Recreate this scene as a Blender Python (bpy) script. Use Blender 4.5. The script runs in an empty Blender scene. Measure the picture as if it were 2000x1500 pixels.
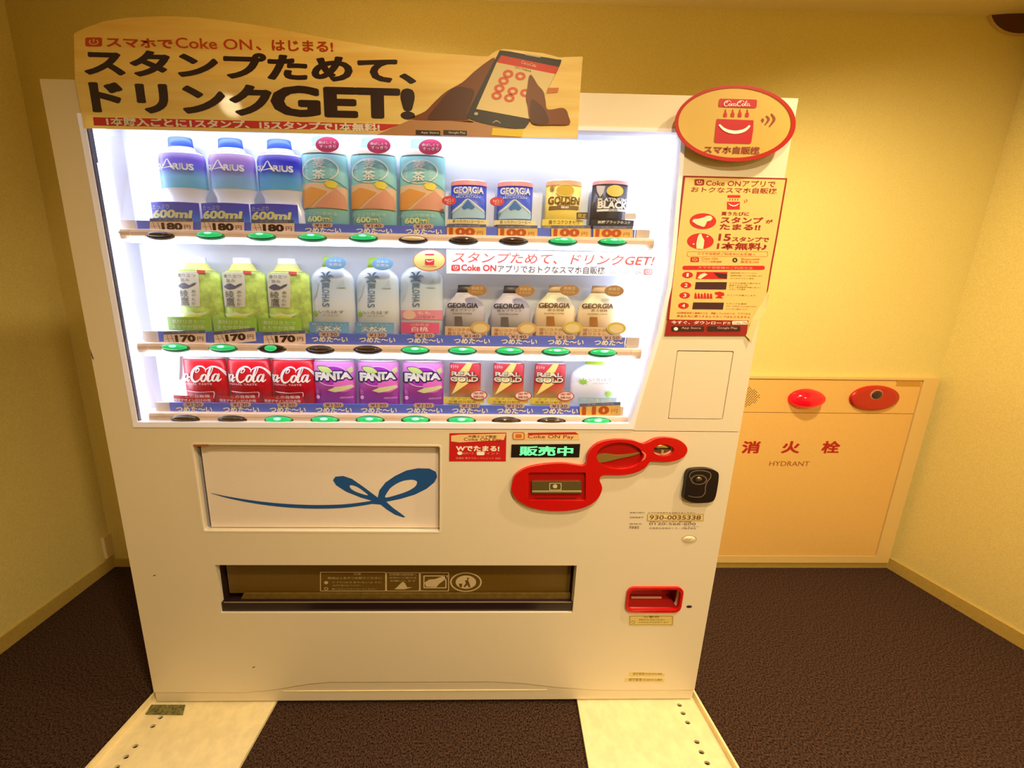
import bpy, bmesh, math, random
from mathutils import Vector, Matrix
from mathutils.geometry import tessellate_polygon
random.seed(7)
SC = bpy.context.scene
COL = SC.collection
PI = math.pi
# ---------------------------------------------------------------- camera
F, CX, CY = 649.951, 894.660, 721.692
CAM = Vector((0.96913, -0.89889, 1.31774))
RM = ((0.9997894424, -0.0147422837, 0.0142736062), (0.0113788507, -0.1805452359, -0.9835008589), (0.0170760804, 0.9834561927, -0.1803394705))
cd = bpy.data.cameras.new('camera')
cd.sensor_width = 36
cd.lens = F * 36 / 2000
cd.shift_x = (1000 - CX) / 2000
cd.shift_y = (CY - 750) / 2000
cd.clip_start = 0.02
cam = bpy.data.objects.new('camera', cd)
COL.objects.link(cam)
r, d, f = [Vector(v) for v in RM]
cam.matrix_world = Matrix(((r.x, -d.x, -f.x, CAM.x), (r.y, -d.y, -f.y, CAM.y), (r.z, -d.z, -f.z, CAM.z), (0, 0, 0, 1)))
SC.camera = cam
# ---------------------------------------------------------------- world, exposure, room lamps
SC.view_settings.view_transform = 'Standard'
SC.view_settings.look = 'None'
SC.view_settings.gamma = 1
SC.view_settings.use_curve_mapping = False
SC.view_settings.exposure = 0.0
SC.cycles.use_denoising = True
SC.cycles.max_bounces = 6
SC.cycles.diffuse_bounces = 3
SC.cycles.glossy_bounces = 2
SC.cycles.transparent_max_bounces = 6
SC.cycles.caustics_reflective = False
SC.cycles.caustics_refractive = False
SC.cycles.adaptive_threshold = 0.05
w = bpy.data.worlds.new('world')
SC.world = w
w.use_nodes = True
w.node_tree.nodes['Background'].inputs[0].default_value = (1.0, 0.72, 0.36, 1)
w.node_tree.nodes['Background'].inputs[1].default_value = 0.10
WARM = (1.0, 0.80, 0.47)


def spot(name, loc, target, power, angle, blend, size, color=WARM):
    l = bpy.data.lights.new(name, 'SPOT')
    l.energy = power
    l.spot_size = math.radians(angle)
    l.spot_blend = blend
    l.shadow_soft_size = size
    l.color = color
    o = bpy.data.objects.new(name, l)
    COL.objects.link(o)
    o.location = loc
    o.rotation_euler = (Vector(target) - Vector(loc)).to_track_quat('-Z', 'Y').to_euler()
    return o


CEIL = 2.487
spot('downlight_above_viewer', (1.25, -0.95, 2.44), (1.15, -0.75, 0.0), 112, 140, 1.0, 0.05)
spot('downlight_over_machine', (0.75, 0.10, 2.44), (0.75, 0.12, 0.0), 36, 165, 1.0, 0.05)  # added lamp, brightens the wall behind and the banner
spot('downlight_right', (2.15, -0.28, 2.44), (2.75, -0.2, 0.0), 120, 158, 1.0, 0.03)
spot('downlight_left', (-0.32, -1.29, 2.44), (-0.3, -0.9, 0.0), 22, 140, 1.0, 0.05)
spot('downlight_behind_viewer', (2.6, -2.2, 2.44), (2.6, -1.7, 0.0), 185, 150, 1.0, 0.08)

# ---------------------------------------------------------------- helpers


def ray(px, py):
    u, v = (px - CX) / F, (py - CY) / F
    return Vector((RM[0][i] * u + RM[1][i] * v + RM[2][i] for i in range(3)))


def at(px, py, y=0.0):
    "world point of the vertical plane at depth y"
    d = ray(px, py)
    return CAM + d * ((y - CAM.y) / d.y)


def atz(px, py, z=0.0):
    d = ray(px, py)
    return CAM + d * ((z - CAM.z) / d.z)


def atx(px, py, x):
    d = ray(px, py)
    return CAM + d * ((x - CAM.x) / d.x)


def P(pts, y=0.0):
    return [(lambda p: (p.x, p.z))(at(a, b, y)) for a, b in pts]


def lin(c):
    return tuple(((v / 255) / 12.92 if v / 255 <= .04045 else ((v / 255 + .055) / 1.055) ** 2.4) for v in c)


MATS = {}


def mat(name, rgb, rough=0.6, metal=0.0, emit=None, es=0.0, alpha=1.0, spec=0.5, coat=0.0, noise=None, trans=0.0):
    if name in MATS:
        return MATS[name]
    m = bpy.data.materials.new(name)
    m.use_nodes = True
    nt = m.node_tree
    b = nt.nodes['Principled BSDF']
    b.inputs['Base Color'].default_value = (*lin(rgb), 1)
    b.inputs['Roughness'].default_value = rough
    b.inputs['Metallic'].default_value = metal
    b.inputs['Specular IOR Level'].default_value = spec
    b.inputs['Alpha'].default_value = alpha
    b.inputs['Coat Weight'].default_value = coat
    if emit:
        b.inputs['Emission Color'].default_value = (*lin(emit), 1)
        b.inputs['Emission Strength'].default_value = es
    if noise:
        scale, amt, bump = noise
        tc = nt.nodes.new('ShaderNodeTexCoord')
        n = nt.nodes.new('ShaderNodeTexNoise')
        n.inputs['Scale'].default_value = scale
        n.inputs['Detail'].default_value = 3
        nt.links.new(tc.outputs['Object'], n.inputs['Vector'])
        mx = nt.nodes.new('ShaderNodeMix')
        mx.data_type = 'RGBA'
        c = lin(rgb)
        mx.inputs['A'].default_value = (*[v * (1 - amt) for v in c], 1)
        mx.inputs['B'].default_value = (*[min(1, v * (1 + amt)) for v in c], 1)
        mr = nt.nodes.new('ShaderNodeMapRange')
        mr.inputs['From Min'].default_value = .36
        mr.inputs['From Max'].default_value = .64
        nt.links.new(n.outputs['Fac'], mr.inputs['Value'])
        nt.links.new(mr.outputs['Result'], mx.inputs['Factor'])
        nt.links.new(mx.outputs['Result'], b.inputs['Base Color'])
        if bump:
            bp = nt.nodes.new('ShaderNodeBump')
            bp.inputs['Strength'].default_value = bump
            bp.inputs['Distance'].default_value = 0.002
            nt.links.new(n.outputs['Fac'], bp.inputs['Height'])
            nt.links.new(bp.outputs['Normal'], b.inputs['Normal'])
    if trans:      # thin printed film: some light passes through it
        t = nt.nodes.new('ShaderNodeBsdfTranslucent')
        t.inputs['Color'].default_value = (*lin(rgb), 1)
        s = nt.nodes.new('ShaderNodeMixShader')
        s.inputs[0].default_value = trans
        nt.links.new(b.outputs[0], s.inputs[1])
        nt.links.new(t.outputs[0], s.inputs[2])
        nt.links.new(s.outputs[0], nt.nodes['Material Output'].inputs[0])
    MATS[name] = m
    return m


def glass_mat(name, tint=(255, 255, 255), refl=1.0, rough=0.02):
    m = bpy.data.materials.new(name)
    m.use_nodes = True
    nt = m.node_tree
    nt.nodes.remove(nt.nodes['Principled BSDF'])
    t = nt.nodes.new('ShaderNodeBsdfTransparent')
    t.inputs[0].default_value = (*lin(tint), 1)
    g = nt.nodes.new('ShaderNodeBsdfGlossy')
    g.inputs['Roughness'].default_value = rough
    fr = nt.nodes.new('ShaderNodeFresnel')
    fr.inputs[0].default_value = 1.45
    mm = nt.nodes.new('ShaderNodeMath')
    mm.operation = 'MULTIPLY'
    mm.inputs[1].default_value = refl
    nt.links.new(fr.outputs[0], mm.inputs[0])
    s = nt.nodes.new('ShaderNodeMixShader')
    nt.links.new(mm.outputs[0], s.inputs[0])
    nt.links.new(t.outputs[0], s.inputs[1])
    nt.links.new(g.outputs[0], s.inputs[2])
    nt.links.new(s.outputs[0], nt.nodes['Material Output'].inputs[0])
    MATS[name] = m
    return m


def gradient_mat(name, stops, rough=0.35, noise=0.0):
    "colour runs up the printed sleeve (generated Z)"
    m = mat(name, (255, 255, 255), rough)
    nt = m.node_tree
    tc = nt.nodes.new('ShaderNodeTexCoord')
    sp = nt.nodes.new('ShaderNodeSeparateXYZ')
    cr = nt.nodes.new('ShaderNodeValToRGB')
    nt.links.new(tc.outputs['Generated'], sp.inputs[0])
    src = sp.outputs['Z']
    if noise:
        n = nt.nodes.new('ShaderNodeTexNoise')
        n.inputs['Scale'].default_value = 4
        nt.links.new(tc.outputs['Generated'], n.inputs['Vector'])
        a = nt.nodes.new('ShaderNodeMath')
        a.operation = 'MULTIPLY_ADD'
        a.inputs[1].default_value = noise
        nt.links.new(n.outputs['Fac'], a.inputs[0])
        nt.links.new(src, a.inputs[2])
        src = a.outputs[0]
    nt.links.new(src, cr.inputs[0])
    el = cr.color_ramp.elements
    while len(el) > 1:
        el.remove(el[0])
    el[0].position = stops[0][0]
    el[0].color = (*lin(stops[0][1]), 1)
    for p, c in stops[1:]:
        e = el.new(p)
        e.color = (*lin(c), 1)
    nt.links.new(cr.outputs[0], nt.nodes['Principled BSDF'].inputs['Base Color'])
    return m


ORI = {}
COUNT = {}


def thing(name, label, cat, loc, group=None):
    o = bpy.data.objects.new(name, None)
    o.empty_display_size = 0.05
    COL.objects.link(o)
    o.location = loc
    o['label'] = label
    o['category'] = cat
    if group:
        o['group'] = group
    ORI[o.name] = Vector(loc)
    return o


def tag(o, label, cat, group=None):
    o['label'] = label
    o['category'] = cat
    if group:
        o['group'] = group
    return o


def obj(name, verts, faces, m, parent=None, smooth=False, mi=None, label=None, origin=None):
    org = ORI[parent.name] if parent is not None else Vector(origin or (0, 0, 0))
    me = bpy.data.meshes.new(name)
    me.from_pydata([tuple(Vector(v) - org) for v in verts], [], faces)
    for k in (m if isinstance(m, (list, tuple)) else [m]):
        me.materials.append(k)
    if mi:
        for p, i in zip(me.polygons, mi):
            p.material_index = i
    if smooth:
        for p in me.polygons:
            p.use_smooth = True
    me.update()
    o = bpy.data.objects.new(name, me)
    COL.objects.link(o)
    if parent is not None:
        o.parent = parent
    else:
        o.location = org
    ORI[o.name] = org
    if label:
        o['label'] = label
    return o


def fixn(o):
    bm = bmesh.new()
    bm.from_mesh(o.data)
    bmesh.ops.recalc_face_normals(bm, faces=bm.faces)
    bm.to_mesh(o.data)
    bm.free()
    return o


class MB:
    def __init__(s):
        s.v, s.f, s.m, s.cuts = [], [], [], []

    def add(s, v, f, mi=0):
        k = len(s.v)
        s.cuts.append((k, len(s.f)))
        s.v += [tuple(a) for a in v]
        s.f += [tuple(i + k for i in q) for q in f]
        s.m += [mi] * len(f)
        return s

    def box(s, x0, x1, y0, y1, z0, z1, mi=0):
        return s.add([(x0, y0, z0), (x1, y0, z0), (x1, y1, z0), (x0, y1, z0), (x0, y0, z1), (x1, y0, z1), (x1, y1, z1), (x0, y1, z1)],
                     [(0, 3, 2, 1), (4, 5, 6, 7), (0, 1, 5, 4), (1, 2, 6, 5), (2, 3, 7, 6), (3, 0, 4, 7)], mi)

    def prism(s, loops, y0, y1, mi=0, surf=None):
        "loops of (x, z); the first is the outline, the others are holes; front face at y0, back at y1"
        flat = [p for l in loops for p in l]
        tris = tessellate_polygon([[Vector((a, b, 0)) for a, b in l] for l in loops])
        n = len(flat)
        v = [(a, y0, b) for a, b in flat]
        f = []
        for t in tris:
            a, b, c = [flat[i] for i in t]
            if (b[0] - a[0]) * (c[1] - a[1]) - (b[1] - a[1]) * (c[0] - a[0]) < 0:
                t = (t[0], t[2], t[1])
            f.append(tuple(t))
        if y1 is not None:
            v += [(a, y1, b) for a, b in flat]
            f += [(t[0] + n, t[2] + n, t[1] + n) for t in list(f)]
            k = 0
            for l in loops:
                L = len(l)
                ar = sum(l[i][0] * l[(i + 1) % L][1] - l[(i + 1) % L][0] * l[i][1] for i in range(L))
                hole = k > 0
                for i in range(L):
                    j = (i + 1) % L
                    q = (k + i, k + j, k + j + n, k + i + n)
                    if (ar > 0) == hole:
                        pass
                    q = q[::-1] if ((ar > 0) != hole) else q
                    f.append(q)
                k += L
        return s.add(v, f, mi)

    def lathe(s, prof, xc, yc, ky, a0=0, a1=2 * PI, n=28, mi=0, cap=True, eps=0.0):
        "prof: (z, rx); ky = depth/width ratio; angle 0 faces +x, -pi/2 faces the viewer"
        full = abs(a1 - a0 - 2 * PI) < 1e-6
        m = n if full else n + 1
        v = []
        for z, rx in prof:
            for i in range(m):
                a = a0 + (a1 - a0) * i / n
                v.append((xc + (rx + eps) * math.cos(a), yc + (rx * ky + eps) * math.sin(a), z))
        f = []
        for k in range(len(prof) - 1):
            for i in range(n):
                j = (i + 1) % m if full else i + 1
                f.append((k * m + i, k * m + j, (k + 1) * m + j, (k + 1) * m + i))
        if full and cap:
            f.append(tuple(range(m))[::-1])
            f.append(tuple((len(prof) - 1) * m + i for i in range(m)))
        return s.add(v, f, mi)

    def dome(s, c, rx, rz, h, n=32, rings=6, mi=0, base=0.0):
        "dome that bulges towards the viewer (-y) from plane c.y"
        v = []
        for k in range(rings):
            t = k / rings * PI / 2
            for i in range(n):
                a = 2 * PI * i / n
                v.append((c[0] + rx * math.cos(t) * math.cos(a), c[1] - base - h * math.sin(t), c[2] + rz * math.cos(t) * math.sin(a)))
        v.append((c[0], c[1] - base - h, c[2]))
        f = []
        for k in range(rings - 1):
            for i in range(n):
                j = (i + 1) % n
                f.append((k * n + i, k * n + j, (k + 1) * n + j, (k + 1) * n + i))
        for i in range(n):
            f.append(((rings - 1) * n + i, (rings - 1) * n + (i + 1) % n, rings * n))
        return s.add(v, f, mi)

    def split(s, name, m, parent=None, smooth=False, label=None):
        "every added piece becomes a part of its own"
        out = []
        c = s.cuts + [(len(s.v), len(s.f))]
        for (v0, f0), (v1, f1) in zip(c, c[1:]):
            out.append(obj(name, s.v[v0:v1], [tuple(i - v0 for i in q) for q in s.f[f0:f1]], m, parent, smooth, s.m[f0:f1], label))
        return out

    def make(s, name, m, parent=None, smooth=False, label=None, origin=None):
        return obj(name, s.v, s.f, m, parent, smooth, s.m, label, origin)


def ell(cx, cy, rx, ry, n=40, a0=0, a1=2 * PI):
    k = n if abs(a1 - a0 - 2 * PI) < 1e-6 else n + 1
    return [(cx + rx * math.cos(a0 + (a1 - a0) * i / n), cy + ry * math.sin(a0 + (a1 - a0) * i / n)) for i in range(k)]


def rrect(x0, y0, x1, y1, rx, ry=None, n=5):
    ry = ry if ry is not None else rx
    o = []
    for cx, cy, a in ((x1 - rx, y1 - ry, 0), (x0 + rx, y1 - ry, PI / 2), (x0 + rx, y0 + ry, PI), (x1 - rx, y0 + ry, 1.5 * PI)):
        for i in range(n + 1):
            t = a + PI / 2 * i / n
            o.append((cx + rx * math.cos(t), cy + ry * math.sin(t)))
    return o


def flat(name, pxloops, y, m, parent, th=0.0006, surf=None, label=None, smooth=False):
    "printed or cut-out shape given by the points it covers on the plane y, front face th proud of it"
    if pxloops and not isinstance(pxloops[0], list):
        pxloops = [pxloops]
    mb = MB()
    ls = [P(l, y) for l in pxloops]
    if surf:
        mb.prism(ls, 0, None)
        return conform(name, mb, m, parent, surf, label)
    mb.prism(ls, y - th, y)
    return mb.make(name, m, parent, smooth, label)


def conform(name, mb, m, parent, surf, label=None):
    "bend flat geometry onto a curved front: surf = (xc, yc, rx, ry, eps)"
    xc, yc, rx, ry, eps = surf
    bm = bmesh.new()
    vs = [bm.verts.new(v) for v in mb.v]
    for q in mb.f:
        try:
            bm.faces.new([vs[i] for i in q])
        except ValueError:
            pass
    lim = rx * 0.985

    def cut(x, **k):
        bmesh.ops.bisect_plane(bm, geom=bm.verts[:] + bm.edges[:] + bm.faces[:], plane_co=(x, 0, 0), plane_no=(1, 0, 0), **k)
    cut(xc + lim, clear_outer=True)
    cut(xc - lim, clear_inner=True)
    if not bm.verts:
        bm.free()
        return None
    xs = [v.co.x for v in bm.verts]
    lo, hi = min(xs), max(xs)
    for k in range(-9, 10):
        x = xc + rx * math.sin(k / 10 * PI / 2)
        if lo < x < hi:
            cut(x)
    for v in bm.verts:
        t = min(0.985, abs(v.co.x - xc) / rx)
        v.co.y = yc - ry * math.sqrt(1 - t * t) - eps
    V = [v.co.copy() for v in bm.verts]
    bm.verts.index_update()
    Fc = [[v.index for v in q.verts] for q in bm.faces]
    bm.free()
    if not Fc:
        return None
    return obj(name, V, Fc, m, parent, label=label)


TXT = {}
TXTS = {}


def glyphs(s, bold=0.0, res=3):
    key = (s, bold, res)
    if key not in TXT:
        c = bpy.data.curves.new('t', 'FONT')
        c.body = s
        c.resolution_u = res
        c.offset = bold
        o = bpy.data.objects.new('t', c)
        COL.objects.link(o)
        dg = bpy.context.evaluated_depsgraph_get()
        me = bpy.data.meshes.new_from_object(o.evaluated_get(dg))
        V = [v.co.copy() for v in me.vertices]
        Fc = [tuple(p.vertices) for p in me.polygons]
        bpy.data.objects.remove(o)
        bpy.data.curves.remove(c)
        bpy.data.meshes.remove(me)
        x0 = min(v.x for v in V); x1 = max(v.x for v in V)
        y0 = min(v.y for v in V); y1 = max(v.y for v in V)
        TXTS[s] = (x1 - x0, max(1e-6, y1 - y0))
        TXT[key] = ([((v.x - x0) / (x1 - x0), (v.y - y0) / max(1e-6, y1 - y0)) for v in V], Fc)
    return TXT[key]


def text_mb(s, x0, y0, x1, y1, y, bold=0.02, shear=0.0, rot=0.0, mb=None, mi=0, vert=False):
    heavy = bold > .02
    V, Fc = glyphs(s, 0.012 if heavy else min(bold, .012))
    mx, my = (x0 + x1) / 2, (y0 + y1) / 2
    a, b = at(x0, my, y), at(x1, my, y)
    t, u = at(mx, y0, y), at(mx, y1, y)
    W, H = b.x - a.x, t.z - u.z
    out = []
    cxw, czw = (a.x + b.x) / 2, (t.z + u.z) / 2
    for p, q in V:
        if vert:     # letters turned a quarter, running down
            p, q = q, 1 - p
        X = (p - .5) * W * (1 - abs(shear) * 0) + shear * (q - .5) * H
        Z = (q - .5) * H
        if rot:
            X, Z = X * math.cos(rot) - Z * math.sin(rot), X * math.sin(rot) + Z * math.cos(rot)
        out.append((cxw + X, y, czw + Z))
    mb = mb or MB()
    if not heavy:
        mb.add(out, Fc, mi)
        return mb
    eh = H / max(.3, TXTS[s][1])
    ew = W / max(.3, TXTS[s][0])
    b = bold * .62
    ring = [(1, 1), (-1, 1), (1, -1), (-1, -1)] if bold <= .04 else [(math.cos(t * PI / 6) * q, math.sin(t * PI / 6) * q) for t in range(12) for q in ((1.15,) if t % 3 else (1.15, .5))]
    for k, (i, j) in enumerate(ring):
        mb.add([(a_ + i * b * ew, b_ + k * 1e-5, c_ + j * b * eh) for a_, b_, c_ in out], Fc, mi)
    return mb


def text(s, x0, y0, x1, y1, y, m, parent, bold=0.02, shear=0.0, rot=0.0, surf=None, vert=False, name='lettering'):
    mb = text_mb(s, x0, y0, x1, y1, y, bold, shear, rot, None, 0, vert)
    if surf:
        return conform(name, mb, m, parent, surf)
    return mb.make(name, m, parent)


def texts(items, y, m, parent, surf=None, name='lettering', bold=0.02):
    "several lines in the same ink, each its own part: (string, x0, y0, x1, y1[, shear[, rot]])"
    for it in items:
        st, a, b, c, e = it[:5]
        text(st, a, b, c, e, y, m, parent, bold, it[5] if len(it) > 5 else 0, it[6] if len(it) > 6 else 0, surf, False, name)


def spline(pts, n=8, closed=False):
    out = []
    L = len(pts)
    rng = range(L) if closed else range(L - 1)
    for i in rng:
        g = (lambda k: pts[k % L]) if closed else (lambda k: pts[max(0, min(L - 1, k))])
        p0, p1, p2, p3 = g(i - 1), g(i), g(i + 1), g(i + 2)
        for k in range(n):
            t = k / n
            out.append(tuple(0.5 * (2 * b + (c - a) * t + (2 * a - 5 * b + 4 * c - e) * t * t + (-a + 3 * b - 3 * c + e) * t ** 3)
                             for a, b, c, e in zip(p0, p1, p2, p3)))
    if not closed:
        out.append(tuple(pts[-1]))
    return out


def stroke(mb, pts, y, mi=0, n=6, wscale=1.0):
    "brush stroke along px points (x, y, width px) on plane y"
    s = spline(pts, n)
    L, Rr = [], []
    for i, p in enumerate(s):
        a, b = s[max(0, i - 1)], s[min(len(s) - 1, i + 1)]
        dx, dy = b[0] - a[0], b[1] - a[1]
        l = math.hypot(dx, dy) or 1
        w = max(0.15, p[2]) * wscale / 2
        nx, ny = -dy / l * w, dx / l * w
        L.append((p[0] + nx, p[1] + ny)); Rr.append((p[0] - nx, p[1] - ny))
    V = [(at(a, b, y)) for a, b in L + Rr]
    k = len(L)
    # tiny growing offset keeps self-crossings from z-fighting
    V = [(v.x, y, v.z) for v in V]
    mb.add(V, [(i, i + 1, k + i + 1, k + i) for i in range(k - 1)], mi)
    return mb


def copy_tree(o, parent=None):
    c = o.copy()
    COL.objects.link(c)
    ORI[c.name] = ORI[o.name]
    if parent is not None:
        c.parent = parent
    for ch in [x for x in o.children]:
        copy_tree(ch, c)
    return c


# ---------------------------------------------------------------- materials
M_BODY = mat('machine_paint', (230, 216, 196), 0.45, spec=0.4)
M_WHITE = mat('white_plastic', (240, 240, 244), 0.4)
M_WALL = mat('wallpaper', (234, 214, 136), 0.85, noise=(260, 0.07, 0.15))
M_BASE = mat('baseboard_vinyl', (196, 166, 84), 0.6, noise=(120, 0.06, 0.1))
M_CARPET = mat('carpet', (66, 47, 38), 0.95, spec=0.1, noise=(210, 0.8, 1.0))
M_CEIL = mat('ceiling_paint', (228, 208, 150), 0.9)
M_RED = mat('red_plastic', (205, 18, 16), 0.22, coat=0.4)
M_REDP = mat('red_print', (200, 22, 28), 0.5)
M_DRED = mat('dark_red_print', (150, 16, 20), 0.5)
M_BLACK = mat('black_print', (38, 24, 24), 0.5)
M_BROWN = mat('dark_brown_print', (60, 30, 26), 0.5)
M_INKW = mat('white_print', (250, 246, 240), 0.5)
M_GOLDP = mat('cream_print_paper', (228, 196, 122), 0.5)
M_DARK = mat('black_plastic', (30, 22, 22), 0.3)
M_BRASS = mat('brushed_metal', (150, 140, 90), 0.35, 0.8)
M_STEEL = mat('painted_steel_plate', (244, 226, 182), 0.5, noise=(35, 0.06, 0.0))
M_HOLE = mat('dark_recess', (28, 18, 16), 0.9)
M_GROOVE = mat('panel_gap', (96, 72, 36), 0.8)

# ---------------------------------------------------------------- the room
XL, XR, YB, YF = -0.744, 3.287, 0.6186, -3.2


def structure(name, mb, m):
    o = mb.make(name, m)
    o['kind'] = 'structure'
    return o


structure('floor', MB().box(XL - .1, XR + .1, YF, YB + .1, -.06, 0), M_CARPET)
structure('wall_back', MB().box(XL - .1, XR + .1, YB, YB + .1, 0, CEIL), M_WALL)
structure('wall_left', MB().box(XL - .1, XL, YF, YB, 0, CEIL), M_WALL)
structure('wall_right', MB().box(XR, XR + .1, YF, YB, 0, CEIL), M_WALL)
structure('ceiling', MB().box(XL - .1, XR + .1, YF, YB + .1, CEIL, CEIL + .06), M_CEIL)
structure('wall_front', MB().box(XL - .1, XR + .1, YF - .1, YF, 0, CEIL), M_WALL)
structure('baseboard_back', MB().box(XL, XR, YB - .008, YB, 0, .043), M_BASE)
structure('baseboard_left', MB().box(XL, XL + .008, YF, YB - .008, 0, .062), M_BASE)
structure('baseboard_right', MB().box(XR - .008, XR, YF, YB - .008, 0, .060), M_BASE)

# ---------------------------------------------------------------- the vending machine
W, H, ZB = 1.7996, 1.83, 0.02
VM = thing('vending_machine', 'wide cream drinks vending machine with a lit display window, standing on two floor plates', 'vending machine', (W / 2, 0.25, ZB))
WIN = [(152, 222), (1338, 253), (1333, 330), (1327, 400), (1320, 484), (1311, 560), (1301, 605), (1292, 648), (1279, 692), (1263, 744), (1250, 788), (1242, 816), (1237, 838), (262, 834)]
SEAM = 842
# outer sheet: one outline that wraps the window, cut open at the seam right of it
ks = [(303, 1352), (480, 1352), (540, 1346), (600, 1336), (640, 1332), (960, 1331), (1020, 1334), (1090, 1342), (1170, 1347.5), (1360, 1347)]
bot = P(ks)
bot[0] = (0, bot[0][1]); bot[-1] = (W, bot[-1][1])
zs = at(1250, SEAM).z
win = P(WIN)
seam_x = win[-2][0]
outline = bot + [(W, zs - .0012), (seam_x, zs - .0012)] + [win[-1], win[0]] + win[1:-1] + [(W, zs + .0012), (W, H), (0, H)]
outline = outline[:len(bot) + 2] + [(seam_x, win[-2][1]), win[-1], win[0]] + win[1:-2] + [(seam_x + .001, zs + .0012)] + [(W, zs + .0012), (W, H), (0, H)]
ADV = [(373, 867), (861, 869), (861, 1040), (398, 1038)]
PORT = [(419, 1104), (1127, 1104), (1118, 1197), (432, 1197)]
hz = P(rrect(1309, 684, 1430, 818, 4))


def quad_hole(q):
    p = P(q)
    x0, x1 = (p[0][0] + p[3][0]) / 2, (p[1][0] + p[2][0]) / 2
    z0, z1 = (p[2][1] + p[3][1]) / 2, (p[0][1] + p[1][1]) / 2
    return x0, x1, z0, z1


adv, port = quad_hole(ADV), quad_hole(PORT)
sp = quad_hole([(1321, 684), (1432, 686), (1413, 819), (1306, 819)])
cret = quad_hole([(1226, 1147), (1330, 1147), (1327, 1192), (1223, 1192)])
lev = None


def rloop(q, rd):
    return rrect(q[0], q[2], q[1], q[3], rd)


front = MB().prism([outline, rloop(adv, .008), rloop(port, .002), rloop(sp, .004), rrect(cret[0], cret[2], cret[1], cret[3], .02)], 0, .018)
fs = front.make('front_door', M_BODY, VM)
# service panel in its recess with a visible gap round it
MB().prism([rloop((sp[0] + .0022, sp[1] - .0022, sp[2] + .0022, sp[3] - .0022), .004)], 0.0004, .016).make('service_panel', M_BODY, VM)
MB().box(sp[0] - .01, sp[1] + .01, .0185, .02, sp[2] - .01, sp[3] + .01).make('panel_backing', M_GROOVE, VM)
MB().box(seam_x, W - .001, .0185, .02, zs - .01, zs + .01).make('seam_backing', M_GROOVE, VM)
# cabinet shell
D = .50
sh = MB()
sh.box(0, .004, .018, D, ZB + .02, H); sh.box(W - .004, W, .018, D, ZB + .02, H)
sh.box(.004, W - .004, .018, D, H - .004, H); sh.box(.004, W - .004, D - .004, D, ZB + .02, H - .004)
sh.box(.004, W - .004, .03, D - .004, ZB + .02, ZB + .03)
sh.make('cabinet', M_BODY, VM)
# kick plate and bottom rail under the door
zk = at(800, 1372).z
MB().box(.002, W - .002, .020, .032, ZB + .024, .14).make('kick_plate', M_BODY, VM)
kb = MB().prism([[(x, z - .0035) for x, z in bot] + [(W, ZB), (0, ZB)]], .004, .0195)
o = kb.make('bottom_rail', M_BODY, VM)
zr = at(800, 1351).z
MB().box(.42, 1.30, .0025, .0045, zr - .001, zr + .001).make('rail_edge', M_STEEL, VM)  # pale strip stands in for a highlight along the bottom rail
for x in (.08, W - .08):
    MB().lathe([(0.0135, .03), (ZB + .021, .03)], x, .12, 1).make('foot', M_DARK, VM)
    MB().lathe([(0.0135, .03), (ZB + .021, .03)], x, .42, 1).make('foot', M_DARK, VM)
# ---- display cavity
DX0, DX1, DZ0, DZ1, DY = .078, 1.572, .962, 1.775, .104
M_BACK = mat('backlit_display_panel', (226, 230, 240), 0.6, emit=(236, 241, 255), es=0.06)  # weak emission added to the panel to lift the display
M_SIDE = mat('display_side_white', (222, 222, 232), 0.5)
MB().box(DX0, DX1, DY, DY + .004, DZ0, DZ1).make('display_back', M_BACK, VM)
MB().box(DX0 - .004, DX0, .0185, DY, DZ0, DZ1).make('display_side', M_SIDE, VM)
MB().box(DX1, DX1 + .004, .0185, DY, DZ0, DZ1).make('display_side', M_SIDE, VM)
MB().box(DX0, DX1, .0185, DY, DZ1, DZ1 + .004).make('display_top', M_SIDE, VM)
MB().box(DX0, DX1, .0185, DY, DZ0 - .004, DZ0).make('display_floor', M_SIDE, VM)
M_LED = mat('led_tube', (255, 255, 255), 0.5, emit=(222, 233, 255), es=12.0)
MB().prism([P([(306, 668), (352, 669), (350, 742), (322, 741)], DY - .006)], DY - .006, DY - .0005).make('display_block', mat('block_cream', (232, 224, 216), .6), VM)
MB().box(DX1 - .032, DX1 - .004, .022, .034, DZ0 + .02, DZ1 - .02).make('light_tube', M_LED, VM)
MB().box(DX0 + .002, DX0 + .006, .024, .05, DZ0 + .02, DZ1 - .02).make('light_tube', M_LED, VM)
MB().box(DX0 + .03, DX1 - .04, .02, .032, DZ1 - .014, DZ1 - .004).make('light_tube', M_LED, VM)  # unseen top tube, added to light the sample fronts
# frame round the window
wi = [(166, 233), (1330, 260), (1325, 332), (1319, 400), (1312, 484), (1303, 560), (1293, 605), (1284, 648), (1271, 690), (1256, 742), (1243, 788), (1235, 812), (1229, 827), (270, 824)]
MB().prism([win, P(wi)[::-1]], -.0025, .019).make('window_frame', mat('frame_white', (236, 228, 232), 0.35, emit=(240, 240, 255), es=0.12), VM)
gk = MB()
gk.prism([P([(166, 235), (168.5, 235), (271.5, 822), (270, 822)])], .0, .012)
gk.make('window_gasket', mat('gasket_grey', (70, 60, 70), 0.5), VM)
for pl_ in ([(171, 240), (176, 240), (278, 819), (273, 819)],):
    MB().prism([P(pl_, .0085)], .0085, .0135).make('light_tube', M_LED, VM)  # extra tube added behind the glass to brighten rails and cards
glass = MB().prism([P(wi)], .006, .008).make('window_glass', glass_mat('display_glass', refl=0.35), VM)
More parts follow.
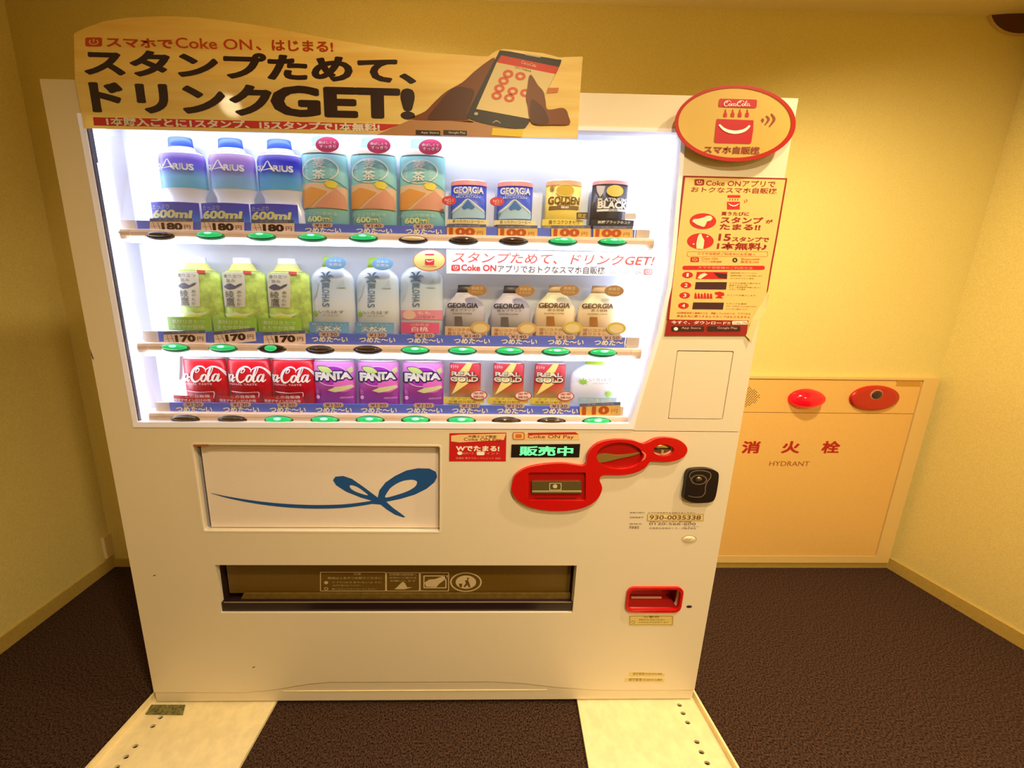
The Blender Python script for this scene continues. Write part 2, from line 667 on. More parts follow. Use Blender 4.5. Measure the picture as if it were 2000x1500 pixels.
# ---- shelves: rail + price strip per row
M_RAIL = mat('rail_beige', (240, 210, 190), 0.4, noise=(25, 0.05, 0.0))
M_STRIP = mat('price_strip_blue', (98, 120, 255), 0.45)
M_BLOCK = mat('strip_end_block', (224, 208, 202), 0.5)
M_BRIM = mat('button_rim', (52, 34, 22), 0.25)
M_BLIT = mat('button_lit_green', (30, 150, 80), 0.2, emit=(40, 200, 110), es=.75)
M_BLIT2 = mat('button_core_green', (150, 255, 210), 0.2, emit=(150, 250, 210), es=1.0)
M_BOFF = mat('button_unlit', (70, 46, 26), 0.12, coat=0.5)
M_BGRN = mat('button_green_rim', (10, 74, 34), 0.25, emit=(20, 110, 50), es=0.3)
YR = .014
ROWS = [
    dict(b=[(313, 461, 0), (411, 461, 1), (511, 463, 1), (610, 465, 1), (710, 466, 1), (807, 469, 2), (905, 471, 0), (1003, 472, 0), (1099, 473, 1), (1196, 474, 1)],
         rz=(455, 478), sx=(270, 1240), sz=(440, 458), sy=450),
    dict(b=[(343, 680, 1), (436, 681, 1), (531, 682, 3), (625, 684, 0), (718, 684, 0), (811, 685, 1), (903, 686, 1), (995, 687, 1), (1086, 688, 1), (1177, 690, 1)],
         rz=(675, 697), sx=(311, 1221), sz=(653, 671), sy=664),
    dict(b=[(362, 819, 0), (454, 820, 0), (545, 821, 1), (635, 821, 1), (723, 821, 1), (812, 821, 1), (901, 822, 1), (989, 823, 0), (1077, 824, 0), (1165, 824, 1)],
         rz=(810, 829), sx=(333, 1140), sz=(790, 807), sy=798),
]
yR0, yR1 = .012, .035
price = [[None, None, None, '¥140', '¥140', '¥140', None, None, None, None],
         [None, None, None, '¥130', '¥130', '¥150', '¥140', '¥140', '¥150', '¥150'],
         ['¥130', '¥130', '¥130', '¥130', '¥130', '¥130', '¥130', '¥130', '¥130', None]]
for ri, R_ in enumerate(ROWS):
    mx = 760
    z1 = at(mx, R_['rz'][0], YR).z; z0 = at(mx, R_['rz'][1], YR).z
    xl, xr = .112, 1.495
    # the rail is a half-round bar: profile in (y, z)
    rail_h = z1 - z0
    prof = [(.036, z0), (.020, z0), (.0150, z0 + rail_h * .12), (.0125, z0 + rail_h * .4), (.0125, z0 + rail_h * .7), (.0150, z0 + rail_h * .92), (.020, z1), (.036, z1)]
    v = []
    xs = [xl, xl + .028, xl + .030, xl + .032] + [xl + .06 + (xr - xl - .12) * k / 12 for k in range(13)] + [xr - .032, xr - .030, xr - .028, xr]
    for x in xs:
        g = .0012 if abs(x - xl - .03) < 1e-6 or abs(x - xr + .03) < 1e-6 else 0
        v += [(x, y + g, z) for y, z in prof]
    n = len(prof)
    fc = []
    for k in range(len(xs) - 1):
        for i in range(n):
            j = (i + 1) % n
            fc.append((k * n + i, k * n + j, (k + 1) * n + j, (k + 1) * n + i))
    fc += [tuple(range(n))[::-1], tuple((len(xs) - 1) * n + i for i in range(n))]
    rail = fixn(obj('button_rail', v, fc, M_RAIL, VM))
    for bx, by, st in R_['b']:
        c = at(bx, by, .0125)
        e = at(bx + 29, by, .0125).x - c.x
        hz_ = (at(bx, by - 9.5, .0125).z - at(bx, by + 9.5, .0125).z) / 2
        mb = MB()
        mb.dome((c.x, .0135, c.z), e * 1.08, hz_ * 1.08, .004, 28, 3, 2)
        mb.dome((c.x, .0125, c.z), e, hz_, .0075, 28, 4, 0)
        if st == 1 or st == 3:
            k = 1.0 if st == 1 else .55
            mb.dome((c.x, .0105, c.z + hz_ * .22), e * .88 * k, hz_ * .66, .009, 28, 5, 1)
            if st == 1:
                mb.dome((c.x, .0092, c.z + hz_ * .42), e * .38, hz_ * .36, .009, 20, 4, 3)
            b = mb.make('button', [M_BGRN if st == 1 else M_BRIM, M_BLIT, M_RAIL, M_BLIT2], rail, True, 'lit green selection button' if st == 1 else 'dark selection button, dimly lit green')
        else:
            mb.dome((c.x, .0105, c.z + hz_ * .25), e * .82, hz_ * .55, .009, 28, 5, 1)
            b = mb.make('button', [M_BRIM, M_BOFF if st == 0 else mat('button_cream', (225, 205, 170), 0.3), M_RAIL], rail, True, 'unlit dark brown selection button' if st == 0 else 'unlit selection button with cream reflecting centre')
        fixn(b)
    # price strip behind the rail
    sm = sum(R_['sz']) / 2
    xs0, xs1 = at(R_['sx'][0], sm, .03).x, at(R_['sx'][1], sm, .03).x
    zc0, zc1 = at(mx, R_['sz'][1] + 2, .03).z, at(mx, R_['sz'][0], .03).z
    st_ = MB().box(xs0, xs1, .029, .033, zc0, zc1).make('price_strip', M_STRIP, VM)
    eb = MB()
    eb.box(xs0 - .04, xs0 - .004, .028, .034, zc0, zc1); eb.box(xs1 + .004 if ri < 2 else 1.40, xs1 + .04 if ri < 2 else 1.47, .028, .034, zc0, zc1)
    eb.split('strip_end', M_BLOCK, VM)
    lb = MB(); pb = MB(); pl = MB()
    for ci, (bx, by, st) in enumerate(R_['b']):
        p = price[ri][ci]
        if not p:
            continue
        dx = [7, 0, -4][ri] + (ci * 0.8 if ri < 2 else 0)
        cx = bx + [8, 8, 6][ri] + (12 if ri == 0 else 10)
        yy = R_['sz'][0] + (bx - mx) * .012 * (1 if ri < 2 else .4)
        text('つめた～い', cx - 34, yy + 6, cx + 36, yy + 16.5, .0284, M_INKW, st_, .03, 0.1)
        mm_ = rrect(cx - 20, yy - 3, cx + 20, yy + 6, 5, 4)
        pl.prism([P(mm_, .0285)], .0279, .0285)
        text(p, cx - 15, yy - 1.5, cx + 15, yy + 4.8, .0276, mat('price_ink', (120, 84, 84), 0.5), st_, .02, name='price_lettering')
    if pl.v:
        pl.split('price_tab', mat('price_tab_pink', (214, 186, 200), 0.5), st_)
    # clear shelf the samples stand on, and a lamp bar added to light the fronts
    MB().box(DX0, DX1, .036, DY, zc0 - .004, zc0).make('shelf', mat('clear_shelf', (236, 238, 246), 0.35), VM)
    MB().box(xl + .02, xr - .02, .0088, .024, z0 - .0042, z0 - .0004).make('lamp_bar', M_LED, VM)

SHELF = []
for R_ in ROWS:
    SHELF.append(at(760, R_['sz'][1] + 2, .03).z)

# ---- stickers printed inside the window (right of row two)
IY = .040
rs = MB().prism([P([(872, 487), (1288, 494), (1286, 540), (872, 534)], IY)], IY, IY + .001).make('display_card', mat('card_white', (246, 246, 252), 0.5, emit=(246, 246, 255), es=0.25), VM)  # card has a slight glow mixed in, though it is no lamp
text('スタンプためて、ドリンクGET!', 885, 495, 1278, 516, IY - .0006, mat('orange_red_print', (232, 82, 60), 0.5), rs, .012, .25)
text('Coke ON', 901, 517, 969, 529, IY - .0006, mat('pink_red_print', (226, 70, 84), 0.5), rs, .03)
text('アプリでおトクなスマホ自販機', 972, 519, 1182, 534, IY - .0006, mat('grey_print', (110, 104, 122), 0.5), rs, .02)
texts([('スタンプ キャンペーン', 1190, 523, 1252, 528), ('詳しくは', 1190, 531, 1226, 535), ('QA', 1240, 529, 1252, 536)], IY - .0006, mat('pale_grey_print', (176, 172, 184), 0.5), rs, bold=0)


def power_icon(cx, cy, w, h, y, ma, mb_, parent, surf=None, th=.0005):
    q = MB().prism([P(rrect(cx - w / 2, cy - h / 2, cx + w / 2, cy + h / 2, w * .18, h * .18), y)], y, None)
    q.make('power_icon', ma, parent)
    g = MB()
    ring = ell(cx, cy, w * .30, h * .32, 24, -PI * .30, PI * 1.30)
    ring2 = ell(cx, cy, w * .21, h * .21, 24, -PI * .30, PI * 1.30)
    g.prism([P(ring + ring2[::-1], y - th)], y - th, None)
    g.prism([P([(cx - w * .045, cy - h * .34), (cx + w * .045, cy - h * .34), (cx + w * .045, cy + h * .02), (cx - w * .045, cy + h * .02)], y - th)], y - th, None)
    g.make('power_mark', mb_, parent)


power_icon(890, 523, 17, 12, IY - .0006, mat('pink_red_print', (226, 70, 84)), M_INKW, rs)
power_icon(1266, 531, 18, 12, IY - .0006, mat('pink_pale', (240, 160, 165), .5), M_INKW, rs)


def machine_logo(cx, cy, w, h, y, m, mw, parent, words=True):
    "lunch-box shaped machine mark: header, four bottles, square with a smile, radio waves"
    g = MB()
    X = lambda u: cx + u * w
    Y = lambda u: cy + u * h
    g.prism([P(rrect(X(-.5), Y(-.5), X(.5), Y(-.33), w * .04, h * .03), y)], y, None)
    for k in range(4):
        bx = X(-.30 + .20 * k)
        g.prism([P([(bx - w * .035, Y(-.13)), (bx - w * .045, Y(-.20)), (bx - w * .015, Y(-.26)), (bx - w * .012, Y(-.30)), (bx + w * .012, Y(-.30)), (bx + w * .015, Y(-.26)), (bx + w * .045, Y(-.20)), (bx + w * .035, Y(-.13))], y)], y, None)
    g.prism([P(rrect(X(-.5), Y(-.08), X(.48), Y(.5), w * .05, h * .04), y)], y, None)
    g.make('machine_mark', m, parent)
    s = MB()
    stroke(s, [(X(-.36), Y(.05), w * .05), (X(-.2), Y(.17), w * .075), (0 + X(0), Y(.215), w * .085), (X(.2), Y(.17), w * .075), (X(.36), Y(.05), w * .05)], y - .0005)
    s.make('smile_mark', mw, parent)


# ---------------------------------------------------------------- script lettering drawn with brush strokes


def cola_script(mb, x, y, s, yy, sx=1.0, part='Coca-Cola', wt=1.0):
    "s = capital height in px; x is the left of the word, y the base line"
    def S(pts):
        stroke(mb, [(x0 + (x + 0) * 0 + sx * s * a, y - s * b, s * c * wt) for a, b, c in pts], yy)
    x0 = x
    if part == 'Coca-Cola':
        words = [('C', 0), ('o', .62), ('c', .98), ('a', 1.26), ('-', 1.72), ('C', 1.72), ('o', 2.36), ('l', 2.74), ('a', 3.02)]
    else:
        words = [('c', -.02), ('a', .22), ('-', .68), ('C', .78), ('o', 1.42), ('l', 1.80), ('a', 2.08)]
    for ch, o in words:
        x0 = x + sx * s * o
        if ch == 'C':
            S([(.34, .62, .05), (.40, .80, .07), (.52, .86, .07), (.56, .74, .05), (.44, .60, .04), (.30, .62, .05)])
            S([(.95, .62, .03), (.92, .82, .06), (.74, .98, .08), (.48, .98, .09), (.22, .78, .13), (.08, .45, .15), (.10, .15, .13), (.28, -.02, .10), (.50, .06, .07), (.66, .24, .04)])
        elif ch == 'o':
            S([(.26, .46, .06), (.12, .38, .12), (.05, .18, .12), (.10, .02, .07), (.24, .06, .10), (.34, .24, .10), (.32, .42, .07), (.24, .46, .05)])
        elif ch == 'c':
            S([(.34, .36, .08), (.26, .46, .06), (.12, .36, .12), (.05, .16, .12), (.12, .01, .07), (.28, .10, .04)])
        elif ch == 'a':
            S([(.32, .42, .05), (.20, .47, .07), (.08, .34, .12), (.04, .12, .10), (.12, .01, .06), (.24, .14, .07), (.36, .46, .10), (.30, .14, .13), (.36, .00, .07), (.50, .14, .04)])
        elif ch == 'l':
            S([(.06, .16, .04), (.26, .62, .04), (.32, .92, .06), (.24, .96, .06), (.12, .60, .12), (.06, .16, .13), (.14, .00, .07), (.30, .14, .04)])
        elif ch == '-':
            S([(-.10, .26, .07), (.06, .30, .07)])
    return mb


# ---- advert recess with the ribbon print
AX0, AX1, AZ0, AZ1 = adv
AY = .045
rc = MB()
rc.box(AX0 - .004, AX1 + .004, AY, AY + .003, AZ0 - .004, AZ1 + .004)
rc.box(AX0 - .004, AX0, .0182, AY, AZ0 - .004, AZ1 + .004); rc.box(AX1, AX1 + .004, .0182, AY, AZ0 - .004, AZ1 + .004)
rc.box(AX0, AX1, .0182, AY, AZ1, AZ1 + .004); rc.box(AX0, AX1, .0182, AY, AZ0 - .004, AZ0)
rc.make('poster_recess', mat('recess_lilac_grey', (196, 190, 200), 0.5), VM)
ap = MB().box(AX0 + .012, AX1 - .002, .017, .020, AZ0 + .003, AZ1 - .006).make('advert_sheet', mat('advert_paper', (240, 226, 222), 0.4), VM)
tr = MB().prism([rrect(AX0 - .002, AZ0 - .002, AX1 + .002, AZ1 + .002, .009), rrect(AX0 + .003, AZ0 + .003, AX1 - .003, AZ1 - .003, .006)[::-1]], -.001, .004)
tr.make('advert_trim', mat('trim_pearl', (238, 226, 214), 0.3), VM)
zz = lambda X_, Y_: (340 + X_ / 3.571, 840 + Y_ / 3.571)
AYP = .0166
rib = MB()
for loops in (
    [[(1385, 495), (1300, 470), (1200, 430), (1130, 385), (1108, 350), (1125, 325), (1180, 320), (1240, 340), (1320, 395), (1380, 440), (1420, 470), (1432, 420), (1475, 365), (1540, 320), (1620, 282), (1700, 266), (1780, 268), (1825, 290), (1835, 325), (1815, 365), (1760, 410), (1680, 450), (1580, 480), (1480, 500), (1530, 545), (1580, 580), (1612, 605), (1600, 610), (1540, 590), (1480, 552), (1440, 520), (1380, 515)],
     [(1225, 388), (1235, 410), (1280, 435), (1352, 455), (1320, 425), (1280, 398), (1245, 385)],
     [(1475, 470), (1560, 450), (1630, 425), (1680, 395), (1695, 365), (1680, 350), (1640, 347), (1580, 360), (1520, 395), (1490, 430)]],
):
    rib.prism([P([zz(*p) for p in (spline(l, 4, True) if k else l)], AYP) for k, l in enumerate(loops)], AYP, None)
rib2 = MB()
stroke(rib2, [(*zz(258, 440), .6), (*zz(380, 470), 3.2), (*zz(560, 502), 5.2), (*zz(760, 525), 6.6), (*zz(960, 535), 7.2), (*zz(1150, 532), 7.0), (*zz(1290, 518), 6.5), (*zz(1400, 500), 6)], AYP - .0003)
rib2.make('ribbon_tail', mat('ribbon_blue', (30, 84, 160), 0.5), ap)
rib.make('ribbon_print', mat('ribbon_blue', (30, 84, 160), 0.5), ap)
flat('corner_tape', [(378, 868), (408, 868), (407, 871), (380, 872)], -.001, mat('rust_tape', (170, 90, 50), .6), VM)

# ---- delivery port
PX0, PX1, PZ0, PZ1 = port
M_PORT = mat('port_dark', (52, 32, 26), 0.5)
M_OLIVE = mat('port_flap', (104, 78, 24), 0.35, noise=(300, 0.12, 0))
pc = MB()
pc.box(PX0 - .003, PX1 + .003, .14, .143, PZ0 - .003, PZ1 + .003)
pc.box(PX0 - .003, PX0, .0182, .14, PZ0 - .003, PZ1 + .003); pc.box(PX1, PX1 + .003, .0182, .14, PZ0 - .003, PZ1 + .003)
pc.box(PX0, PX1, .0182, .14, PZ1, PZ1 + .003); pc.box(PX0, PX1, .0182, .14, PZ0 - .003, PZ0)
pc.make('delivery_port', M_PORT, VM)
zf0 = at(770, 1158, .03).z
flap = MB().box(PX0 + .012, PX1 - .004, .030, .033, zf0, PZ1 - .001).make('delivery_flap', M_OLIVE, VM)
zt0, zt1 = at(770, 1178, .020).z, at(770, 1160, .020).z
MB().prism([[(PX0 + .045, zt0), (PX1 - .004, zt0), (PX1 - .004, zt1), (PX0 + .062, zt1)]], .020, .026).make('delivery_tray', mat('tray_olive', (112, 88, 34), 0.4, noise=(60, 0.15, 0)), VM)
zl = at(770, 1178, .004).z
MB().box(PX0, PX1, .006, .030, PZ0, zl).make('port_lip', mat('lip_dark', (40, 24, 28), 0.2), VM)
MB().box(PX0 + .008, PX1 - .004, .0055, .008, zl, zl + .0016).make('lip_edge', mat('lip_chrome', (190, 176, 150), 0.25, 0.6), VM)  # thin pale line imitates the highlight on the dark lip
FY = .0295
g = MB()


def frame_px(g, x0, y0, x1, y1, t, y, rr=2):
    g.prism([P(rrect(x0, y0, x1, y1, rr), y), P(rrect(x0 + t, y0 + t * .8, x1 - t, y1 - t * .8, rr), y)], y, None)


frame_px(g, 625, 1117, 754, 1155, 1.6, FY); frame_px(g, 754, 1118, 820, 1155, 1.6, FY); frame_px(g, 820, 1118, 877, 1155, 1.6, FY)
frame_px(g, 827, 1124, 872, 1149, 2.2, FY)
g.prism([P([(832, 1146), (829, 1138), (838, 1132), (850, 1131), (866, 1125), (875, 1124), (872, 1130), (858, 1140), (852, 1147)], FY)], FY, None)
g.prism([P([(773, 1149), (784, 1138), (787, 1136), (791, 1139), (795, 1147), (806, 1147), (790, 1151), (770, 1151)], FY)], FY, None)
g.prism([P(ell(910, 1137, 31, 19), FY), P(ell(910, 1137, 28, 17), FY)[::-1]], FY, None)
g.prism([P(ell(910, 1137, 20, 13), FY)], FY, None)
g.prism([P(ell(637, 1138, 4, 3, 16), FY)], FY, None)
g.prism([P(ell(637, 1150, 4, 3, 16), FY), P(ell(637, 1150, 2.6, 1.9, 16), FY)[::-1]], FY, None)
g.split('flap_pictogram', mat('flap_white_ink', (206, 186, 150), 0.5), flap)
texts([('注意', 690, 1119, 705, 1123), ('商品は１本ずつお取りください', 640, 1127, 745, 1131), ('ドアにはさまれないように', 650, 1136, 745, 1139), ('必ず手で取り出してください', 650, 1142, 705, 1145), ('強くたたいたりしないでください', 648, 1149, 735, 1152),
       ('空容器は回収箱へ', 760, 1120, 814, 1124), ('分別にご協力を', 760, 1127, 814, 1130), ('お願いします', 762, 1133, 812, 1136)], FY, mat('flap_white_ink', (206, 186, 150)), flap, bold=0)
g = MB()
g.prism([P(ell(914, 1130, 2.2, 1.8, 12), FY - .0004)], FY - .0004, None)
g.prism([P([(908, 1134), (914, 1132), (917, 1140), (919, 1147), (915, 1147), (913, 1142), (908, 1147), (905, 1146), (910, 1139)], FY - .0004)], FY - .0004, None)
g.prism([P([(896, 1140), (903, 1140), (902, 1147), (898, 1147)], FY - .0004)], FY - .0004, None)
g.split('litter_pictogram', M_OLIVE, flap)

# ---- coin return cup (red) with its flap
cx0, cx1, cz0, cz1 = cret
cb = MB()
cb.prism([rrect(cx0 - .004, cz0 - .004, cx1 + .004, cz1 + .004, .022), rrect(cx0 + .004, cz0 + .006, cx1 - .004, cz1 - .005, .018)[::-1]], -.006, .004)
o = cb.make('coin_return_bezel', M_RED, VM)
bv = o.modifiers.new('bevel', 'BEVEL'); bv.width = .002; bv.segments = 3; bv.limit_method = 'ANGLE'
zc = cz0 + .012
cup = MB()
cup.box(cx0 - .003, cx1 + .003, .035, .038, cz0 - .003, cz1 + .003)
cup.box(cx0 - .003, cx0 + .0005, .0182, .035, cz0 - .003, cz1 + .003); cup.box(cx1 - .0005, cx1 + .003, .0182, .035, cz0 - .003, cz1 + .003)
cup.box(cx0, cx1, .0182, .035, cz1 - .0005, cz1 + .003); cup.box(cx0, cx1, .0182, .035, cz0 - .003, cz0 + .0005)
cup.add([(cx0 + .004, .002, cz0 + .006), (cx1 - .004, .002, cz0 + .006), (cx1 - .010, .034, zc + .010), (cx0 + .010, .034, zc + .010)], [(0, 1, 2, 3)])
cup.make('coin_cup', mat('cup_dark_red', (150, 20, 14), 0.25), VM)
bar = MB().prism([rrect(cx0 + .03, zc + .006, cx1 - .04, zc + .010, .002)], .026, .030).make('coin_flap_edge', mat('lip_shine', (236, 190, 170), 0.2), VM)  # pale bar imitates the shine along the flap
MB().dome((at(1346, 1185).x, .001, at(1346, 1185).z), .011, .006, .002, 20, 3).make('rubber_plug', mat('plug_dark', (40, 40, 62), 0.4), VM)
cs = flat('caution_sticker', rrect(1228, 1201, 1316, 1222, 1.5), 0, mat('sticker_yellow', (230, 206, 130), .5), VM)
g = MB(); frame_px(g, 1230, 1203, 1314, 1220.5, 1, -.0010)
g.prism([P(ell(1237, 1215, 4, 2.8, 14), -.001), P(ell(1237, 1215, 3, 2, 14), -.001)[::-1]], -.001, None)
g.split('sticker_border', mat('olive_ink', (150, 124, 50), .5), cs)
texts([('△警告', 1256, 1202.5, 1288, 1207), ('釣銭口に手を入れない', 1248, 1209, 1300, 1212), ('けがのおそれがあります', 1246, 1214, 1306, 1217)], -.001, mat('olive_ink', (150, 124, 50)), cs, bold=0.01)

# ---- stickers and signs on the lower front
g = MB()
st1 = flat('payment_sticker', [(878, 846), (989, 845), (988, 901), (877, 901)], 0, M_REDP, VM)
flat('sticker_panel', [(881, 851), (897, 849), (988, 847), (984, 859), (897, 864), (881, 862)], -.0006, mat('sticker_beige', (240, 206, 150), .5), st1)
text('中国エリア限定', 915, 850, 970, 855, -.0016, M_BLACK, st1, .02)
text('Coke ON Pay', 906, 855, 979, 863, -.0016, M_DRED, st1, .0)
text('Wでたまる!', 891, 871, 975, 881, -.001, M_INKW, st1, .04)
texts([('QUOカード', 897, 883, 925, 888), ('ポイント', 940, 883, 975, 888), ('交通系 電子マネー クレジット 対応', 890, 893, 978, 897)], -.001, mat('pale_pink_ink', (240, 170, 160), .5), st1, bold=0)
flat('sticker_dot', ell(898, 885, 5, 3.5, 18), -.0006, M_INKW, st1, .0005)
flat('sticker_dot', rrect(931, 882, 946, 889, 2), -.0006, M_INKW, st1, .0005)
st2 = flat('payment_sign', [(1001, 847), (1130, 845), (1132, 859), (1001, 859)], 0, mat('sign_beige', (238, 200, 140), .5), VM)
flat('sign_red_stripe', [(1031, 845.5), (1124, 844), (1130, 848), (1031, 849)], -.0006, M_REDP, st2)
text('Coke ON Pay', 1031, 849.5, 1121, 858, -.0013, M_DRED, st2, .0)
g = MB()
g.prism([P(rrect(1001, 844, 1025, 859, 4), -.0012), P(rrect(1003, 845.5, 1023, 857.5, 3), -.0012)[::-1]], -.0012, None)
g.prism([P(rrect(1007, 848, 1019, 855, 2), -.0012)], -.0012, None)
g.split('sign_face_mark', mat('orange_ink', (214, 110, 50), .5), st2)
led = flat('sales_indicator', [(999, 868), (1133, 867), (1131, 893), (998, 893)], 0, M_DARK, VM, .0012)
text('販売中', 1015, 872, 1119, 890, -.0016, mat('green_led', (90, 230, 140), .5, emit=(100, 245, 150), es=1.1), led, .03)

# red payment bezel: one moulded plate with three lobes
z7 = lambda X_, Y_: (860 + X_ / 3.571, 830 + Y_ / 3.571)
lob = [(495, 410), (520, 340), (600, 290), (720, 265), (850, 258), (940, 270), (985, 275), (1010, 260), (1015, 215), (1035, 170), (1090, 120), (1170, 98), (1250, 93), (1330, 100), (1385, 118), (1412, 122), (1445, 108), (1490, 88), (1560, 80), (1640, 92), (1690, 125), (1708, 165), (1690, 205), (1640, 235), (1570, 248), (1500, 245), (1462, 243), (1440, 258), (1410, 292), (1350, 322), (1270, 338), (1180, 338), (1130, 340), (1105, 355), (1102, 378), (1114, 405), (1118, 440), (1090, 500), (1030, 548), (940, 578), (830, 588), (720, 582), (620, 560), (540, 515), (500, 460)]
lobp = P(spline([z7(*p) for p in lob], 3, True))
slot = P(rrect(*z7(610, 320), *z7(1005, 515), 3))
lever_h = P(ell(*z7(1240, 205), 160 / 3.571, 92 / 3.571, 36))
core_h = P(ell(*z7(1545, 168), 72 / 3.571, 40 / 3.571, 28))
bz = MB().prism([lobp, slot, lever_h, core_h], -.010, .004)
o = bz.make('payment_bezel', M_RED, VM)
bv = o.modifiers.new('bevel', 'BEVEL'); bv.width = .0035; bv.segments = 3; bv.limit_method = 'ANGLE'
cfz = P(rrect(*z7(612, 322), *z7(1003, 513), 3))
o = MB().prism([cfz], -.0035, -.0005).make('bill_recess', mat('recess_red', (178, 16, 16), .3), VM)  # red darkened to put shade into the recess colour
bl = flat('bill_slot', rrect(*z7(635, 388), *z7(978, 470), 1.5), -.0035, M_BRASS, VM, .006)
g = MB(); q0, q1 = z7(760, 405), z7(845, 455)
frame_px(g, q0[0], q0[1], q1[0], q1[1], 1.4, -.0102)
q0 = z7(800, 428); g.prism([P(ell(q0[0], q0[1], 4.5, 4, 16), -.0102)], -.0102, None)
g.split('bill_icon', mat('icon_pale', (214, 200, 160), .4), bl)
flat('bill_slot_edge', rrect(*z7(640, 458), *z7(985, 468), .8), -.0095, mat('bill_edge', (226, 210, 160), 0.2, .5), bl, .001)
flat('bill_slot_mouth', rrect(*z7(660, 508), *z7(950, 514), .5), -.0035, mat('slot_dark', (96, 10, 10), .5), VM, .0006)
lv = flat('coin_recess', ell(*z7(1240, 205), 158 / 3.571, 90 / 3.571, 36), .001, mat('recess_red', (178, 16, 16)), VM, .003)  # same darkened red, shade put into the sunken oval
tear = spline([z7(1085, 225), z7(1100, 205), z7(1150, 198), z7(1230, 208), z7(1310, 202), z7(1383, 190), z7(1375, 200), z7(1320, 216), z7(1240, 232), z7(1170, 250), z7(1115, 258), z7(1090, 245)], 3, True)
flat('coin_slot', tear, -.002, mat('coin_slot_olive', (166, 140, 74), .35, .5), VM, .003)
g = MB(); stroke(g, [(*z7(1405, 185), 1.5), (*z7(1428, 205), 3), (*z7(1425, 230), 3), (*z7(1405, 250), 1.5)], -.0104)
g.make('coin_arc', mat('arc_pink', (240, 130, 110), .3), VM)
c = at(*z7(1545, 168), -.002)
rx_ = at(z7(1545 + 66, 168)[0], z7(0, 168)[1], -.002).x - c.x
rz_ = c.z - at(z7(1545, 0)[0], z7(0, 168 + 36)[1], -.002).z
core = MB().dome((c.x, .002, c.z), rx_, rz_, .007, 28, 5).make('return_knob', mat('brass', (176, 156, 92), .25, .85), VM, True)
MB().box(c.x - rx_ * .85, c.x + rx_ * .85, -.0062, -.0045, c.z + .0015, c.z + .0045).make('knob_slot', M_DARK, VM)
MB().box(c.x - rx_ * .12, c.x + rx_ * .12, -.0066, -.0045, c.z - rz_ * .75, c.z - .001).make('knob_rib', mat('rib_pale', (220, 205, 150), .3, .6), VM)

# lock handle
lk = flat('lock_handle', spline([(1336, 925), (1342, 915), (1358, 912), (1378, 912), (1394, 917), (1398, 926), (1395, 950), (1391, 968), (1384, 976), (1368, 978), (1346, 977), (1332, 970), (1331, 962), (1334, 944)], 3, True), 0, M_DARK, VM, .012)
bv = lk.modifiers.new('bevel', 'BEVEL'); bv.width = .003; bv.segments = 2; bv.limit_method = 'ANGLE'
g = MB()
stroke(g, [(1349, 936, 1), (1347, 928, 1.8), (1354, 921, 1.8), (1370, 919, 2), (1386, 923, 2), (1388, 932, 2.2), (1382, 940, 2), (1378, 950, 2), (1377, 962, 2), (1370, 970, 1.8), (1356, 971, 1.5), (1344, 968, 1.2)], -.0126)
g.prism([P(ell(1365, 937, 16, 10, 28), -.0126), P(ell(1365, 937, 13.5, 8, 28), -.0126)[::-1]], -.0126, None)
g.split('lock_ring', mat('lock_chrome', (170, 150, 140), .25, .7), lk)
c = at(1365, 936, -.012)
MB().dome((c.x, -.012, c.z), .009, .008, .005, 20, 4).make('keyhole', mat('key_metal', (120, 104, 70), .3, .8), lk, True)
# identification print
idp = flat('number_plate', [(1265, 1005), (1375, 1004), (1373, 1017), (1264, 1017)], 0, mat('plate_cream', (238, 214, 158), .5), VM, .0006)
text('930-0035338', 1269, 1006.5, 1369, 1015, -.0012, mat('plate_ink', (120, 92, 60), .5), idp, .01)
g = MB(); frame_px(g, 1264.5, 1004, 1374.5, 1017.5, 1, -.0010, 1)
g.make('plate_border', mat('olive_ink2', (180, 150, 90), .5), idp)
pr = [('故障の際は、以下の住所表示をお知らせください', 1230, 1000, 1358, 1003), ('自販機番号', 1230, 1009, 1257, 1012), ('連絡先', 1229, 1022, 1254, 1024.5), ('所有者名', 1229, 1027, 1248, 1033),
      ('0120-566-600', 1268, 1021, 1359, 1025.5), ('中国コールセンター 受付時間', 1268, 1018, 1350, 1020.5), ('広島県広島市ボトラーズ株式会社', 1268, 1030, 1360, 1033.5), ('ジャパン', 1335, 1027, 1366, 1029.5)]
texts(pr, -.0006, mat('small_print', (120, 84, 56), .5), VM, name='service_print', bold=0)
c = at(1346, 1053)
g = MB().dome((c.x, 0, c.z), .0185, .0105, .003, 28, 4)
g.make('keyhole_cover', M_BODY, VM, True)
g = MB(); g.prism([P(ell(1346, 1053, 14.5, 8, 30)), P(ell(1346, 1053, 13.6, 7.3, 30))[::-1]], -.0008, None); stroke(g, [(1339, 1052, 1), (1346, 1054, 1.2), (1350, 1052, .8)], -.0040)
g.split('cover_ring', mat('ring_tan', (196, 160, 100), .5), VM)
for q in ([(1230, 1312), (1298, 1314), (1298, 1320), (1229, 1320)], [(1222, 1323), (1298, 1325), (1297, 1332), (1220, 1331)]):
    s_ = flat('rating_plate', q, 0, mat('plate_yellow', (226, 202, 132), .5), VM, .0006)
    q2 = (q[0][0] + 6, q[0][1] + 1.5, q[1][0] - 5, q[2][1] - 1.5)
    text('保守管理 0120-013-800', *q2, -.0011, mat('olive_ink', (150, 124, 50)), s_, 0)
for px, py in ((301, 1124), (495, 1303)):
    flat('paint_chip', [(px - 3, py + 1), (px + 1, py - 1), (px + 4, py - 1.5), (px + 1, py + 1.2)], 0, M_BROWN, VM, .0003)
flat('paint_scratch', [(176, 680), (179, 690), (183, 700), (182, 703), (178, 693)], 0, M_BROWN, VM, .0003)

